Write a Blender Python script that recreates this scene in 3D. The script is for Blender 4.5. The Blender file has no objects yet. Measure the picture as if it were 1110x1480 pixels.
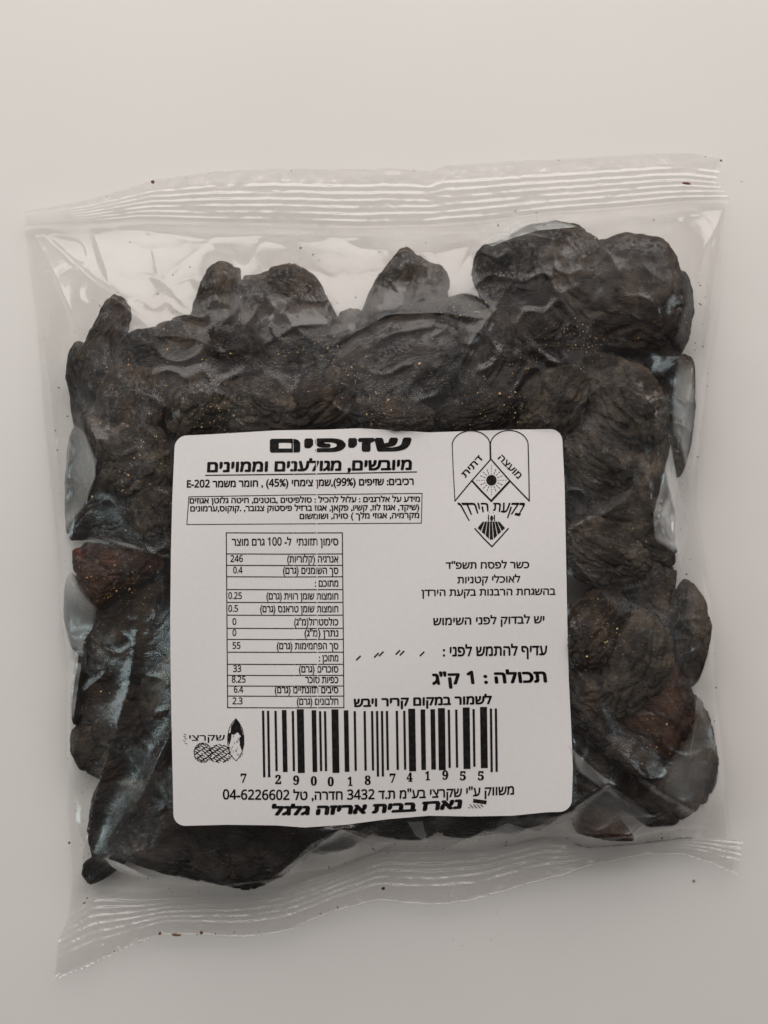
import bpy, bmesh, math, random, re
import numpy as np
from mathutils import Vector, Matrix, Euler
from mathutils.geometry import tessellate_polygon

sc = bpy.context.scene
COL = sc.collection
random.seed(7)
R = math.radians

# ------------------------------------------------------------------ camera, world, lamps, exposure
CAM_H = 0.40                 # lens above the table, metres
PPM = 5000.0                 # photo pixels per metre on the table plane
cam = bpy.data.cameras.new('camera')
camo = bpy.data.objects.new('camera', cam); COL.objects.link(camo)
camo.location = (0, 0, CAM_H)
cam.sensor_fit = 'VERTICAL'; cam.sensor_height = 24
cam.lens = 24 * CAM_H / (1480 / PPM)
cam.clip_start = 0.01; cam.clip_end = 50
sc.camera = camo

world = bpy.data.worlds.new("World"); sc.world = world; world.use_nodes = True
wb = world.node_tree.nodes['Background']
wb.inputs[0].default_value = (0.90, 0.77, 0.73, 1); wb.inputs[1].default_value = 0.10

def area(name, loc, target, sx, sy, power, color):
    l = bpy.data.lights.new(name, 'AREA'); l.shape = 'RECTANGLE'; l.size = sx; l.size_y = sy
    l.energy = power; l.color = color
    o = bpy.data.objects.new(name, l); COL.objects.link(o); o.location = loc
    o.rotation_euler = (Vector(target) - Vector(loc)).to_track_quat('-Z', 'Y').to_euler()
    return o
area('ceiling_panel', (0.0, 1.22, 1.60), (0.0, 0.05, 0), 3.2, 2.0, 11.5, (1.0, 0.905, 0.86))
area('gradient_lamp', (0.0, 0.74, 0.50), (0.0, 0.14, 0), 1.60, 0.70, 8.9, (1.0, 0.955, 0.915))  # added, no such lamp known; grades the table from bright top to darker bottom
area('left_cool_lamp', (-0.80, -0.12, 0.45), (0, 0, 0.02), 0.13, 0.6, 1.25, (0.76, 0.94, 0.95))  # cool strip lamp added for the blue-green sheen on the film's left slopes
area('right_cool_lamp', (0.80, 0.10, 0.45), (0, 0, 0.02), 0.11, 0.45, 0.6, (0.80, 0.93, 0.95))  # added counterpart for the cool sheen right of the label

sc.view_settings.view_transform = 'Standard'; sc.view_settings.look = 'None'
sc.view_settings.exposure = 0; sc.view_settings.gamma = 1
sc.cycles.transparent_max_bounces = 24
sc.cycles.max_bounces = 10

# ------------------------------------------------------------------ helpers
def P(px, py, z):
    """photo pixel + height above the table -> world point (arrays)"""
    s = (CAM_H - z) / CAM_H / PPM
    return np.stack([(px - 555.0) * s, (740.0 - py) * s, z + 0 * px], -1)

def to_px(v):
    s = CAM_H / (CAM_H - v[:, 2]) * PPM
    return 555.0 + v[:, 0] * s, 740.0 - v[:, 1] * s

def hash3(ix, iy, iz, seed):
    h = (ix * 374761393 + iy * 668265263 + iz * 1274126177 + seed * 974634777) & 0xFFFFFFFF
    h = ((h ^ (h >> 13)) * 1274126177) & 0xFFFFFFFF
    h = ((h ^ (h >> 16)) * 2246822519) & 0xFFFFFFFF
    return h ^ (h >> 15)

def noise3(p, seed=0):
    """gradient noise in about -1..1 at points p (N,3)"""
    p = np.asarray(p, dtype=np.float64)
    i = np.floor(p).astype(np.int64); f = p - i
    u = f * f * f * (f * (f * 6 - 15) + 10)
    out = 0
    for dx in (0, 1):
        for dy in (0, 1):
            for dz in (0, 1):
                h = hash3(i[:, 0] + dx, i[:, 1] + dy, i[:, 2] + dz, seed)
                gx = ((h & 1023) / 511.5 - 1); gy = (((h >> 10) & 1023) / 511.5 - 1); gz = (((h >> 20) & 1023) / 511.5 - 1)
                w = (u[:, 0] if dx else 1 - u[:, 0]) * (u[:, 1] if dy else 1 - u[:, 1]) * (u[:, 2] if dz else 1 - u[:, 2])
                out = out + w * (gx * (f[:, 0] - dx) + gy * (f[:, 1] - dy) + gz * (f[:, 2] - dz))
    return out * 1.3

def noise2(x, y, seed=0):
    sh = x.shape
    return noise3(np.stack([x.ravel(), y.ravel(), np.full(x.size, 0.37)], -1), seed).reshape(sh)

def mesh_obj(name, verts, faces, mat, parent=None, smooth=True, **props):
    """faces: (M,3) or (M,4) int array"""
    me = bpy.data.meshes.new(name)
    verts = np.asarray(verts, dtype=np.float32).reshape(-1, 3)
    faces = np.asarray(faces, dtype=np.int32)
    k = faces.shape[1]
    me.vertices.add(len(verts)); me.vertices.foreach_set('co', verts.ravel())
    me.loops.add(faces.size); me.loops.foreach_set('vertex_index', faces.ravel())
    me.polygons.add(len(faces))
    me.polygons.foreach_set('loop_start', np.arange(0, faces.size, k, dtype=np.int32))
    me.polygons.foreach_set('use_smooth', np.full(len(faces), smooth))
    me.update(calc_edges=True); me.validate()
    me.materials.append(mat)
    o = bpy.data.objects.new(name, me); COL.objects.link(o)
    if parent: o.parent = parent
    for a, b in props.items(): o[a] = b
    return o

def grid_faces(nr, nc):
    a = np.arange(nr * nc).reshape(nr, nc)
    return np.stack([a[:-1, :-1], a[1:, :-1], a[1:, 1:], a[:-1, 1:]], -1).reshape(-1, 4)

def empty(name, loc, **props):
    o = bpy.data.objects.new(name, None); COL.objects.link(o); o.location = loc
    o.empty_display_size = 0.02
    for a, b in props.items(): o[a] = b
    return o

class NT:
    def __init__(s, name):
        s.m = bpy.data.materials.new(name); s.m.use_nodes = True
        s.t = s.m.node_tree; s.t.nodes.clear()
        s.out = s.n('ShaderNodeOutputMaterial')
    def n(s, kind, **kw):
        x = s.t.nodes.new(kind)
        for a, b in kw.items():
            if a.startswith('i_'):
                k = a[2:]; k = int(k) if k.isdigit() else k.replace('_', ' ')
                x.inputs[k].default_value = b
            else: setattr(x, a, b)
        return x
    def l(s, a, b): s.t.links.new(a, b)
    def ramp(s, src, p0, p1, c0=(0, 0, 0, 1), c1=(1, 1, 1, 1)):
        r = s.n('ShaderNodeValToRGB'); e = r.color_ramp.elements
        e[0].position = p0; e[1].position = p1; e[0].color = c0; e[1].color = c1
        s.l(src, r.inputs[0]); return r.outputs[0]
    def math(s, op, a, b=None, clamp=False):
        x = s.n('ShaderNodeMath', operation=op, use_clamp=clamp)
        for i, v in enumerate((a, b)):
            if v is None: continue
            if isinstance(v, (int, float)): x.inputs[i].default_value = v
            else: s.l(v, x.inputs[i])
        return x.outputs[0]
    def mixc(s, f, a, b):
        x = s.n('ShaderNodeMix', data_type='RGBA')
        for i, v in ((0, f), (6, a), (7, b)):
            if isinstance(v, (int, float, tuple)): x.inputs[i].default_value = v
            else: s.l(v, x.inputs[i])
        return x.outputs[2]

# ------------------------------------------------------------------ materials
def mat_table():
    g = NT('white_table_laminate')
    tc = g.n('ShaderNodeTexCoord').outputs['Object']
    n1 = g.n('ShaderNodeTexNoise', i_Scale=9.0, i_Detail=5.0); g.l(tc, n1.inputs['Vector'])
    n2 = g.n('ShaderNodeTexNoise', i_Scale=1800.0, i_Detail=3.0); g.l(tc, n2.inputs['Vector'])
    c = g.mixc(g.ramp(n1.outputs[0], 0.3, 0.7), (0.775, 0.752, 0.725, 1), (0.81, 0.786, 0.760, 1))
    # faint greasy smudges
    n3 = g.n('ShaderNodeTexNoise', i_Scale=60.0, i_Detail=6.0, i_Roughness=0.7); g.l(tc, n3.inputs['Vector'])
    c = g.mixc(g.math('MULTIPLY', g.ramp(n3.outputs[0], 0.70, 0.80), 0.3), c, (0.60, 0.585, 0.57, 1))
    b = g.n('ShaderNodeBsdfPrincipled', i_Roughness=0.42); g.l(c, b.inputs['Base Color'])
    b.inputs['Specular IOR Level'].default_value = 0.35
    bp = g.n('ShaderNodeBump', i_Strength=0.12, i_Distance=0.00005); g.l(n2.outputs[0], bp.inputs['Height'])
    g.l(bp.outputs[0], b.inputs['Normal']); g.l(b.outputs[0], g.out.inputs[0])
    return g.m

def mat_prune(name, dark, light, red, seed):
    g = NT(name)
    tc = g.n('ShaderNodeTexCoord').outputs['Object']
    mp = g.n('ShaderNodeMapping'); mp.inputs['Location'].default_value = (seed, seed * 2.3, 0)
    g.l(tc, mp.inputs[0]); v = mp.outputs[0]
    n1 = g.n('ShaderNodeTexNoise', i_Scale=95.0, i_Detail=6.0, i_Roughness=0.55, i_Distortion=0.9); g.l(v, n1.inputs['Vector'])
    n2 = g.n('ShaderNodeTexNoise', i_Scale=55.0, i_Detail=4.0, i_Distortion=1.0); g.l(v, n2.inputs['Vector'])
    c = g.mixc(g.ramp(n1.outputs[0], 0.42, 0.74), dark, light)
    c = g.mixc(g.math('MULTIPLY', g.ramp(n2.outputs[0], 0.56, 0.74), red[3]), c, red[:3] + (1,))
    b = g.n('ShaderNodeBsdfPrincipled'); g.l(c, b.inputs['Base Color'])
    b.inputs['Specular IOR Level'].default_value = 0.30
    rr = g.n('ShaderNodeMapRange', i_3=0.30, i_4=0.55); g.l(n2.outputs[0], rr.inputs[0]); g.l(rr.outputs[0], b.inputs['Roughness'])
    # fine skin wrinkles: stretched ridges
    w = g.n('ShaderNodeTexNoise', i_Scale=430.0, i_Detail=5.0, i_Roughness=0.6, i_Distortion=2.2)
    mp2 = g.n('ShaderNodeMapping'); mp2.inputs['Scale'].default_value = (0.45, 1, 1); g.l(tc, mp2.inputs[0]); g.l(mp2.outputs[0], w.inputs['Vector'])
    rd = g.math('ABSOLUTE', g.math('SUBTRACT', w.outputs[0], 0.5))
    rd = g.math('POWER', g.math('SUBTRACT', 1.0, g.math('MULTIPLY', rd, 4.0, True), True), 2.0)
    bp = g.n('ShaderNodeBump', i_Strength=0.8, i_Distance=0.00035); bp.invert = True; g.l(rd, bp.inputs['Height'])
    bp2 = g.n('ShaderNodeBump', i_Strength=0.55, i_Distance=0.0006); g.l(n1.outputs[0], bp2.inputs['Height']); g.l(bp.outputs[0], bp2.inputs['Normal'])
    g.l(bp2.outputs[0], b.inputs['Normal']); g.l(b.outputs[0], g.out.inputs[0])
    return g.m

def mat_film(name, milk, rough, bump, tint=(0.992, 0.990, 0.987, 1), ior=1.45, contact=False):
    """clear plastic sheet: two air faces, a trace of haze in the sheet, fine crinkles"""
    g = NT(name)
    tc = g.n('ShaderNodeTexCoord').outputs['Object']
    n1 = g.n('ShaderNodeTexNoise', i_Scale=120.0, i_Detail=4.0, i_Distortion=1.6); g.l(tc, n1.inputs['Vector'])
    n2 = g.n('ShaderNodeTexNoise', i_Scale=900.0, i_Detail=3.0); g.l(tc, n2.inputs['Vector'])
    n3 = g.n('ShaderNodeTexNoise', i_Scale=38.0, i_Detail=3.0, i_Distortion=0.8); g.l(tc, n3.inputs['Vector'])
    b1 = g.n('ShaderNodeBump', i_Strength=bump, i_Distance=0.0010); g.l(n1.outputs[0], b1.inputs['Height'])
    b2 = g.n('ShaderNodeBump', i_Strength=bump * 0.6, i_Distance=0.00003); g.l(n2.outputs[0], b2.inputs['Height']); g.l(b1.outputs[0], b2.inputs['Normal'])
    if contact:
        at = g.n('ShaderNodeAttribute'); at.attribute_name = 'gap'; gap = at.outputs['Fac']
        mpc = g.n('ShaderNodeMapping'); mpc.inputs['Rotation'].default_value = (0, 0, 0.6); mpc.inputs['Scale'].default_value = (1, 0.45, 1); g.l(tc, mpc.inputs[0])
        n4 = g.n('ShaderNodeTexNoise', i_Scale=330.0, i_Detail=5.0, i_Roughness=0.65, i_Distortion=2.0); g.l(mpc.outputs[0], n4.inputs['Vector'])
        cr = g.math('POWER', g.math('SUBTRACT', 1.0, g.math('MULTIPLY', g.math('ABSOLUTE', g.math('SUBTRACT', n4.outputs[0], 0.5)), 5.0, True), True), 2.0)
        pt = g.ramp(n3.outputs[0], 0.42, 0.62)
        amt = g.math('MULTIPLY', g.math('ADD', g.math('MULTIPLY', g.math('SUBTRACT', 1.0, gap, True), 0.62), 0.03), pt)
        b3 = g.n('ShaderNodeBump', i_Distance=0.00045); g.l(amt, b3.inputs['Strength']); g.l(cr, b3.inputs['Height']); g.l(b2.outputs[0], b3.inputs['Normal'])
        b2 = b3
    # a thin sheet reflects alike from both sides: Schlick curve on the facing angle, two air faces
    lw = g.n('ShaderNodeLayerWeight', i_Blend=0.5); g.l(b1.outputs[0], lw.inputs['Normal'])
    f0 = ((ior - 1) / (ior + 1)) ** 2
    fr = g.math('ADD', g.math('MULTIPLY', g.math('POWER', lw.outputs['Facing'], 5.0), 1 - f0), f0)
    f2 = g.math('DIVIDE', g.math('MULTIPLY', fr, 2.0), g.math('ADD', fr, 1.0))
    if contact:     # sheen cut down over the fruit, most where the sheet clings, to keep it dark
        f2 = g.math('MULTIPLY', f2, g.math('ADD', g.math('MULTIPLY', gap, 0.86), 0.14))
    tr = g.n('ShaderNodeBsdfTransparent'); tr.inputs[0].default_value = tint
    gl = g.n('ShaderNodeBsdfGlossy'); gl.inputs['Color'].default_value = (1, 1, 1, 1)
    rr = g.n('ShaderNodeMapRange', i_3=rough * 0.6, i_4=rough * 1.7); g.l(n3.outputs[0], rr.inputs[0]); g.l(rr.outputs[0], gl.inputs['Roughness'])
    g.l(b2.outputs[0], gl.inputs['Normal'])
    df = g.n('ShaderNodeBsdfDiffuse'); df.inputs[0].default_value = (0.80, 0.80, 0.79, 1)
    tl = g.n('ShaderNodeBsdfTranslucent'); tl.inputs[0].default_value = (0.93, 0.93, 0.92, 1)
    dm = g.n('ShaderNodeMixShader', i_0=0.5); g.l(df.outputs[0], dm.inputs[1]); g.l(tl.outputs[0], dm.inputs[2])
    mk = g.n('ShaderNodeMapRange', i_1=0.35, i_2=0.7, i_3=milk * 0.35, i_4=milk * 1.6); g.l(n3.outputs[0], mk.inputs[0])
    m1 = g.n('ShaderNodeMixShader'); g.l(g.math('MULTIPLY', mk.outputs[0], g.math('ADD', g.math('MULTIPLY', gap, 0.75), 0.25)) if contact else mk.outputs[0], m1.inputs[0]); g.l(tr.outputs[0], m1.inputs[1]); g.l(dm.outputs[0], m1.inputs[2])
    m2 = g.n('ShaderNodeMixShader'); g.l(f2, m2.inputs[0]); g.l(m1.outputs[0], m2.inputs[1]); g.l(gl.outputs[0], m2.inputs[2])
    g.l(m2.outputs[0], g.out.inputs[0])
    return g.m

def mat_paper():
    g = NT('label_paper')
    tc = g.n('ShaderNodeTexCoord').outputs['Object']
    n = g.n('ShaderNodeTexNoise', i_Scale=700.0, i_Detail=5.0); g.l(tc, n.inputs['Vector'])
    n2 = g.n('ShaderNodeTexNoise', i_Scale=60.0, i_Detail=3.0); g.l(tc, n2.inputs['Vector'])
    c = g.mixc(n.outputs[0], (0.74, 0.715, 0.71, 1), (0.80, 0.775, 0.77, 1))
    b = g.n('ShaderNodeBsdfPrincipled', i_Roughness=0.62); g.l(c, b.inputs['Base Color'])
    b.inputs['Specular IOR Level'].default_value = 0.3
    bp = g.n('ShaderNodeBump', i_Strength=0.25, i_Distance=0.0004); g.l(n2.outputs[0], bp.inputs['Height'])
    g.l(bp.outputs[0], b.inputs['Normal']); g.l(b.outputs[0], g.out.inputs[0])
    return g.m

def mat_ink():
    """thermal-print black; two dead dots of the print head leave pale hairlines running down the label"""
    g = NT('printed_ink')
    tc = g.n('ShaderNodeTexCoord').outputs['Object']
    sp = g.n('ShaderNodeSeparateXYZ'); g.l(tc, sp.inputs[0])
    n = g.n('ShaderNodeTexNoise', i_Scale=900.0, i_Detail=2.0); g.l(tc, n.inputs['Vector'])
    c = g.mixc(g.ramp(n.outputs[0], 0.45, 0.75), (0.006, 0.005, 0.005, 1), (0.022, 0.020, 0.020, 1))
    s = (CAM_H - 0.0225) / CAM_H / PPM
    m = None
    for px, w in ((457.5, 0.75), (424.0, 0.3)):
        x0 = (px - 555) * s
        xx = g.math('ADD', sp.outputs[0], g.math('MULTIPLY', sp.outputs[1], 0.006))
        d = g.math('ABSOLUTE', g.math('SUBTRACT', xx, x0))
        k = g.math('LESS_THAN', d, w * s)
        m = k if m is None else g.math('MAXIMUM', m, k)
    ym = g.math('GREATER_THAN', sp.outputs[1], -0.0540)
    m = g.math('MULTIPLY', m, ym)
    c = g.mixc(m, c, (0.72, 0.70, 0.69, 1))
    b = g.n('ShaderNodeBsdfPrincipled', i_Roughness=0.6); g.l(c, b.inputs['Base Color']); b.inputs['Specular IOR Level'].default_value = 0.2
    g.l(b.outputs[0], g.out.inputs[0])
    return g.m

def mat_plain(name, col, rough, spec=0.5):
    g = NT(name)
    tc = g.n('ShaderNodeTexCoord').outputs['Object']
    n = g.n('ShaderNodeTexNoise', i_Scale=1500.0, i_Detail=2.0); g.l(tc, n.inputs['Vector'])
    c = g.mixc(n.outputs[0], tuple(x * 0.6 for x in col) + (1,), tuple(min(1, x * 1.4) for x in col) + (1,))
    b = g.n('ShaderNodeBsdfPrincipled', i_Roughness=rough); g.l(c, b.inputs['Base Color'])
    b.inputs['Specular IOR Level'].default_value = spec
    g.l(b.outputs[0], g.out.inputs[0]); return g.m

M_TABLE = mat_table()
M_PRUNE = [mat_prune('prune_skin_black', (0.005, 0.0034, 0.0027, 1), (0.050, 0.034, 0.024, 1), (0.05, 0.022, 0.012, 0.35), 0.0),
           mat_prune('prune_skin_brown', (0.012, 0.0072, 0.0045, 1), (0.090, 0.060, 0.040, 1), (0.07, 0.03, 0.015, 0.5), 3.0),
           mat_prune('prune_skin_dusty', (0.020, 0.0145, 0.010, 1), (0.135, 0.102, 0.072, 1), (0.05, 0.03, 0.018, 0.4), 7.0),
           mat_prune('prune_skin_reddish', (0.024, 0.009, 0.005, 1), (0.10, 0.045, 0.024, 1), (0.19, 0.055, 0.022, 0.8), 11.0)]
M_FILM = mat_film('clear_film', 0.030, 0.16, 0.16, contact=True)
M_BACK = mat_film('clear_back_film', 0.03, 0.2, 0.2)
M_SEAL = mat_film('crimped_film', 0.08, 0.15, 0.5, ior=1.52)
M_PAPER = mat_paper(); M_INK = mat_ink()
M_GOLD = mat_plain('amber_sugar_crumb', (0.85, 0.47, 0.20), 0.2)
M_CRUMB = mat_plain('dark_prune_crumb', (0.045, 0.024, 0.014), 0.5)
M_RUST = mat_plain('brown_prune_crumb', (0.17, 0.07, 0.035), 0.5)

# ------------------------------------------------------------------ table
n = 2
tv = np.array([[-1.2, -1.2, 0], [1.2, -1.2, 0], [1.2, 1.2, 0], [-1.2, 1.2, 0]])
mesh_obj('table_surface', tv, [[0, 1, 2, 3]], M_TABLE, kind='structure')

# ------------------------------------------------------------------ outline curves (photo pixels) -> bag sheet
def poly(pts, t, smooth=0):
    pts = np.array(pts, float); d = np.r_[0, np.cumsum(np.hypot(*np.diff(pts, axis=0).T))]; d /= d[-1]
    return np.stack([np.interp(t, d, pts[:, 0]), np.interp(t, d, pts[:, 1])], -1)
def sm(a, k):
    if k < 1: return a
    p = np.concatenate([2 * a[:1] - a[1:k + 1][::-1], a, 2 * a[-1:] - a[-k - 1:-1][::-1]])
    ker = np.hanning(2 * k + 3)[1:-1]; ker /= ker.sum()
    return np.stack([np.convolve(p[:, i], ker, 'valid') for i in range(2)], -1)

NC = 520
U = np.linspace(0, 1, NC)
TOP = [(36, 306), (128, 289), (190, 270), (222, 260), (300, 249), (400, 244), (500, 245), (560, 243), (625, 247), (640, 240), (760, 232), (880, 226), (960, 222), (1000, 221), (1046, 231)]
TOP2 = [(34, 326), (90, 322), (135, 322), (200, 316), (300, 320), (400, 322), (520, 326), (620, 324), (700, 318), (800, 306), (900, 298), (985, 290), (1056, 288)]
BOT2 = [(98, 1325), (140, 1296), (200, 1300), (260, 1298), (330, 1295), (400, 1286), (470, 1266), (550, 1232), (620, 1232), (700, 1228), (780, 1210), (850, 1228), (930, 1222), (1000, 1212), (1058, 1212)]
BOT = [(77, 1416), (130, 1396), (185, 1369), (235, 1350), (300, 1352), (345, 1356), (410, 1348), (480, 1318), (545, 1302), (620, 1308), (680, 1303), (740, 1285), (800, 1270), (860, 1250), (930, 1236), (990, 1235), (1030, 1250), (1066, 1266)]
LEFT = [(34, 326), (42, 390), (50, 450), (62, 600), (74, 720), (88, 850), (97, 1000), (98, 1100), (97, 1180), (104, 1260), (98, 1325)]
RIGHT = [(1056, 288), (1050, 380), (1040, 450), (1022, 560), (1012, 640), (1006, 730), (1018, 800), (1030, 900), (1037, 1000), (1045, 1100), (1052, 1160), (1058, 1212)]
LSEAL_T = [(36, 306), (34, 326)]; RSEAL_T = [(1046, 231), (1034, 262), (1056, 288)]
LSEAL_B = [(98, 1325), (84, 1360), (77, 1416)]; RSEAL_B = [(1058, 1212), (1074, 1216), (1066, 1266)]

top = sm(poly(TOP, U), 4); top2 = sm(poly(TOP2, U), 8); bot2 = sm(poly(BOT2, U), 8); bot = sm(poly(BOT, U), 4)
teeth = (np.abs(((top[:, 0] / 9.0) % 1) - 0.5) * 2 - 0.5)
top[:, 1] += teeth * 1.1 + noise2(top[:, 0] / 22, top[:, 0] * 0, 5) * 1.6
teeth = (np.abs(((bot[:, 0] / 8.0) % 1) - 0.5) * 2 - 0.5)
bot[:, 1] += teeth * 1.6 + noise2(bot[:, 0] / 18, bot[:, 0] * 0, 6) * 2.0

def coons(A, B, Lp, Rp, nv):
    v = np.linspace(0, 1, nv)
    L = sm(poly(Lp, v), 3) if nv > 40 else poly(Lp, v); Rr = sm(poly(Rp, v), 3) if nv > 40 else poly(Rp, v)
    L[0], L[-1], Rr[0], Rr[-1] = A[0], B[0], A[-1], B[-1]
    u = U[None, :, None]; vv = v[:, None, None]
    base = (1 - vv) * A[None] + vv * B[None]
    lin_l = (1 - vv) * A[0] + vv * B[0]; lin_r = (1 - vv) * A[-1] + vv * B[-1]
    return base + (1 - u) * (L[:, None] - lin_l) + u * (Rr[:, None] - lin_r)

G_TOP = coons(top, top2, LSEAL_T, RSEAL_T, 48)
G_BODY = coons(top2, bot2, LEFT, RIGHT, 500)
G_BOT = coons(bot2, bot, LSEAL_B, RSEAL_B, 56)

# pixel field, 2 px cells
S = 2
W, H = 1110 // S + 1, 1480 // S + 1
YY, XX = np.mgrid[0:H, 0:W].astype(float) * S
def inside(polypts, X, Y):
    r = np.zeros(X.shape, bool); q = np.asarray(polypts, float); j = len(q) - 1
    for i in range(len(q)):
        xi, yi = q[i]; xj, yj = q[j]
        if yi != yj:
            c = ((yi > Y) != (yj > Y)) & (X < (xj - xi) * (Y - yi) / (yj - yi) + xi); r ^= c
        j = i
    return r
body_poly = np.concatenate([top2[::6], G_BODY[::10, -1], bot2[::-6], G_BODY[::-10, 0]])
BODY = inside(body_poly, XX, YY)

# ------------------------------------------------------------------ label outline and height
LB_T = [(253, 630), (300, 628), (400, 622), (470, 621), (520, 619), (570, 622), (620, 625), (680, 623), (740, 621), (812, 620)]
LB_B = [(251, 1194), (330, 1192), (400, 1193), (440, 1196), (500, 1192), (560, 1184), (620, 1179), (680, 1180), (740, 1179), (790, 1174), (826, 1173)]
LB_L = [(253, 630), (249, 720), (247, 800), (246, 900), (247, 1000), (249, 1100), (251, 1194)]
LB_R = [(812, 620), (816, 700), (818, 800), (820, 900), (822, 980), (826, 1060), (828, 1110), (826, 1173)]
def label_px(u, v):
    """u,v in 0..1 (arrays) -> photo pixels on the label sheet"""
    T = poly(LB_T, u); B = poly(LB_B, u); L = poly(LB_L, v); Rr = poly(LB_R, v)
    a0, a1 = np.array(LB_T[0]), np.array(LB_T[-1]); b0, b1 = np.array(LB_B[0]), np.array(LB_B[-1])
    u = u[:, None]; v = v[:, None]
    return (1 - v) * T + v * B + (1 - u) * L + u * Rr - ((1 - u) * (1 - v) * a0 + u * (1 - v) * a1 + (1 - u) * v * b0 + u * v * b1)
def label_z(px, py):
    x = (px - 540) / 285.0; y = (py - 905) / 285.0
    z = 0.0225 - 0.0011 * x * x - 0.0013 * y * y
    z = z + 0.00035 * np.sin(px / 62.0 + 1.0) * np.clip((py - 1000) / 180, 0, 1) ** 2
    z = z + 0.00022 * np.sin(px / 48.0 + 2.1) * np.clip((720 - py) / 110, 0, 1) ** 2
    z = z + 0.00030 * np.sin(px / 90.0 + py / 70.0) + 0.00008 * np.sin(px / 140.0 - py / 50.0)
    return z
tt = np.linspace(0, 1, 60)
lab_poly = np.concatenate([poly(LB_T, tt), poly(LB_R, tt), poly(LB_B, tt)[::-1], poly(LB_L, tt)[::-1]])
LAB = inside(lab_poly, XX, YY)
LZ = label_z(XX, YY)

# ------------------------------------------------------------------ prunes
bm = bmesh.new(); bmesh.ops.create_icosphere(bm, subdivisions=6, radius=1)
ICO = np.array([v.co[:] for v in bm.verts]); ICO_F = np.array([[v.index for v in f.verts] for f in bm.faces]); bm.free()
bm = bmesh.new(); bmesh.ops.create_icosphere(bm, subdivisions=5, radius=1)
ICO5 = np.array([v.co[:] for v in bm.verts]); ICO5_F = np.array([[v.index for v in f.verts] for f in bm.faces]); bm.free()

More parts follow.
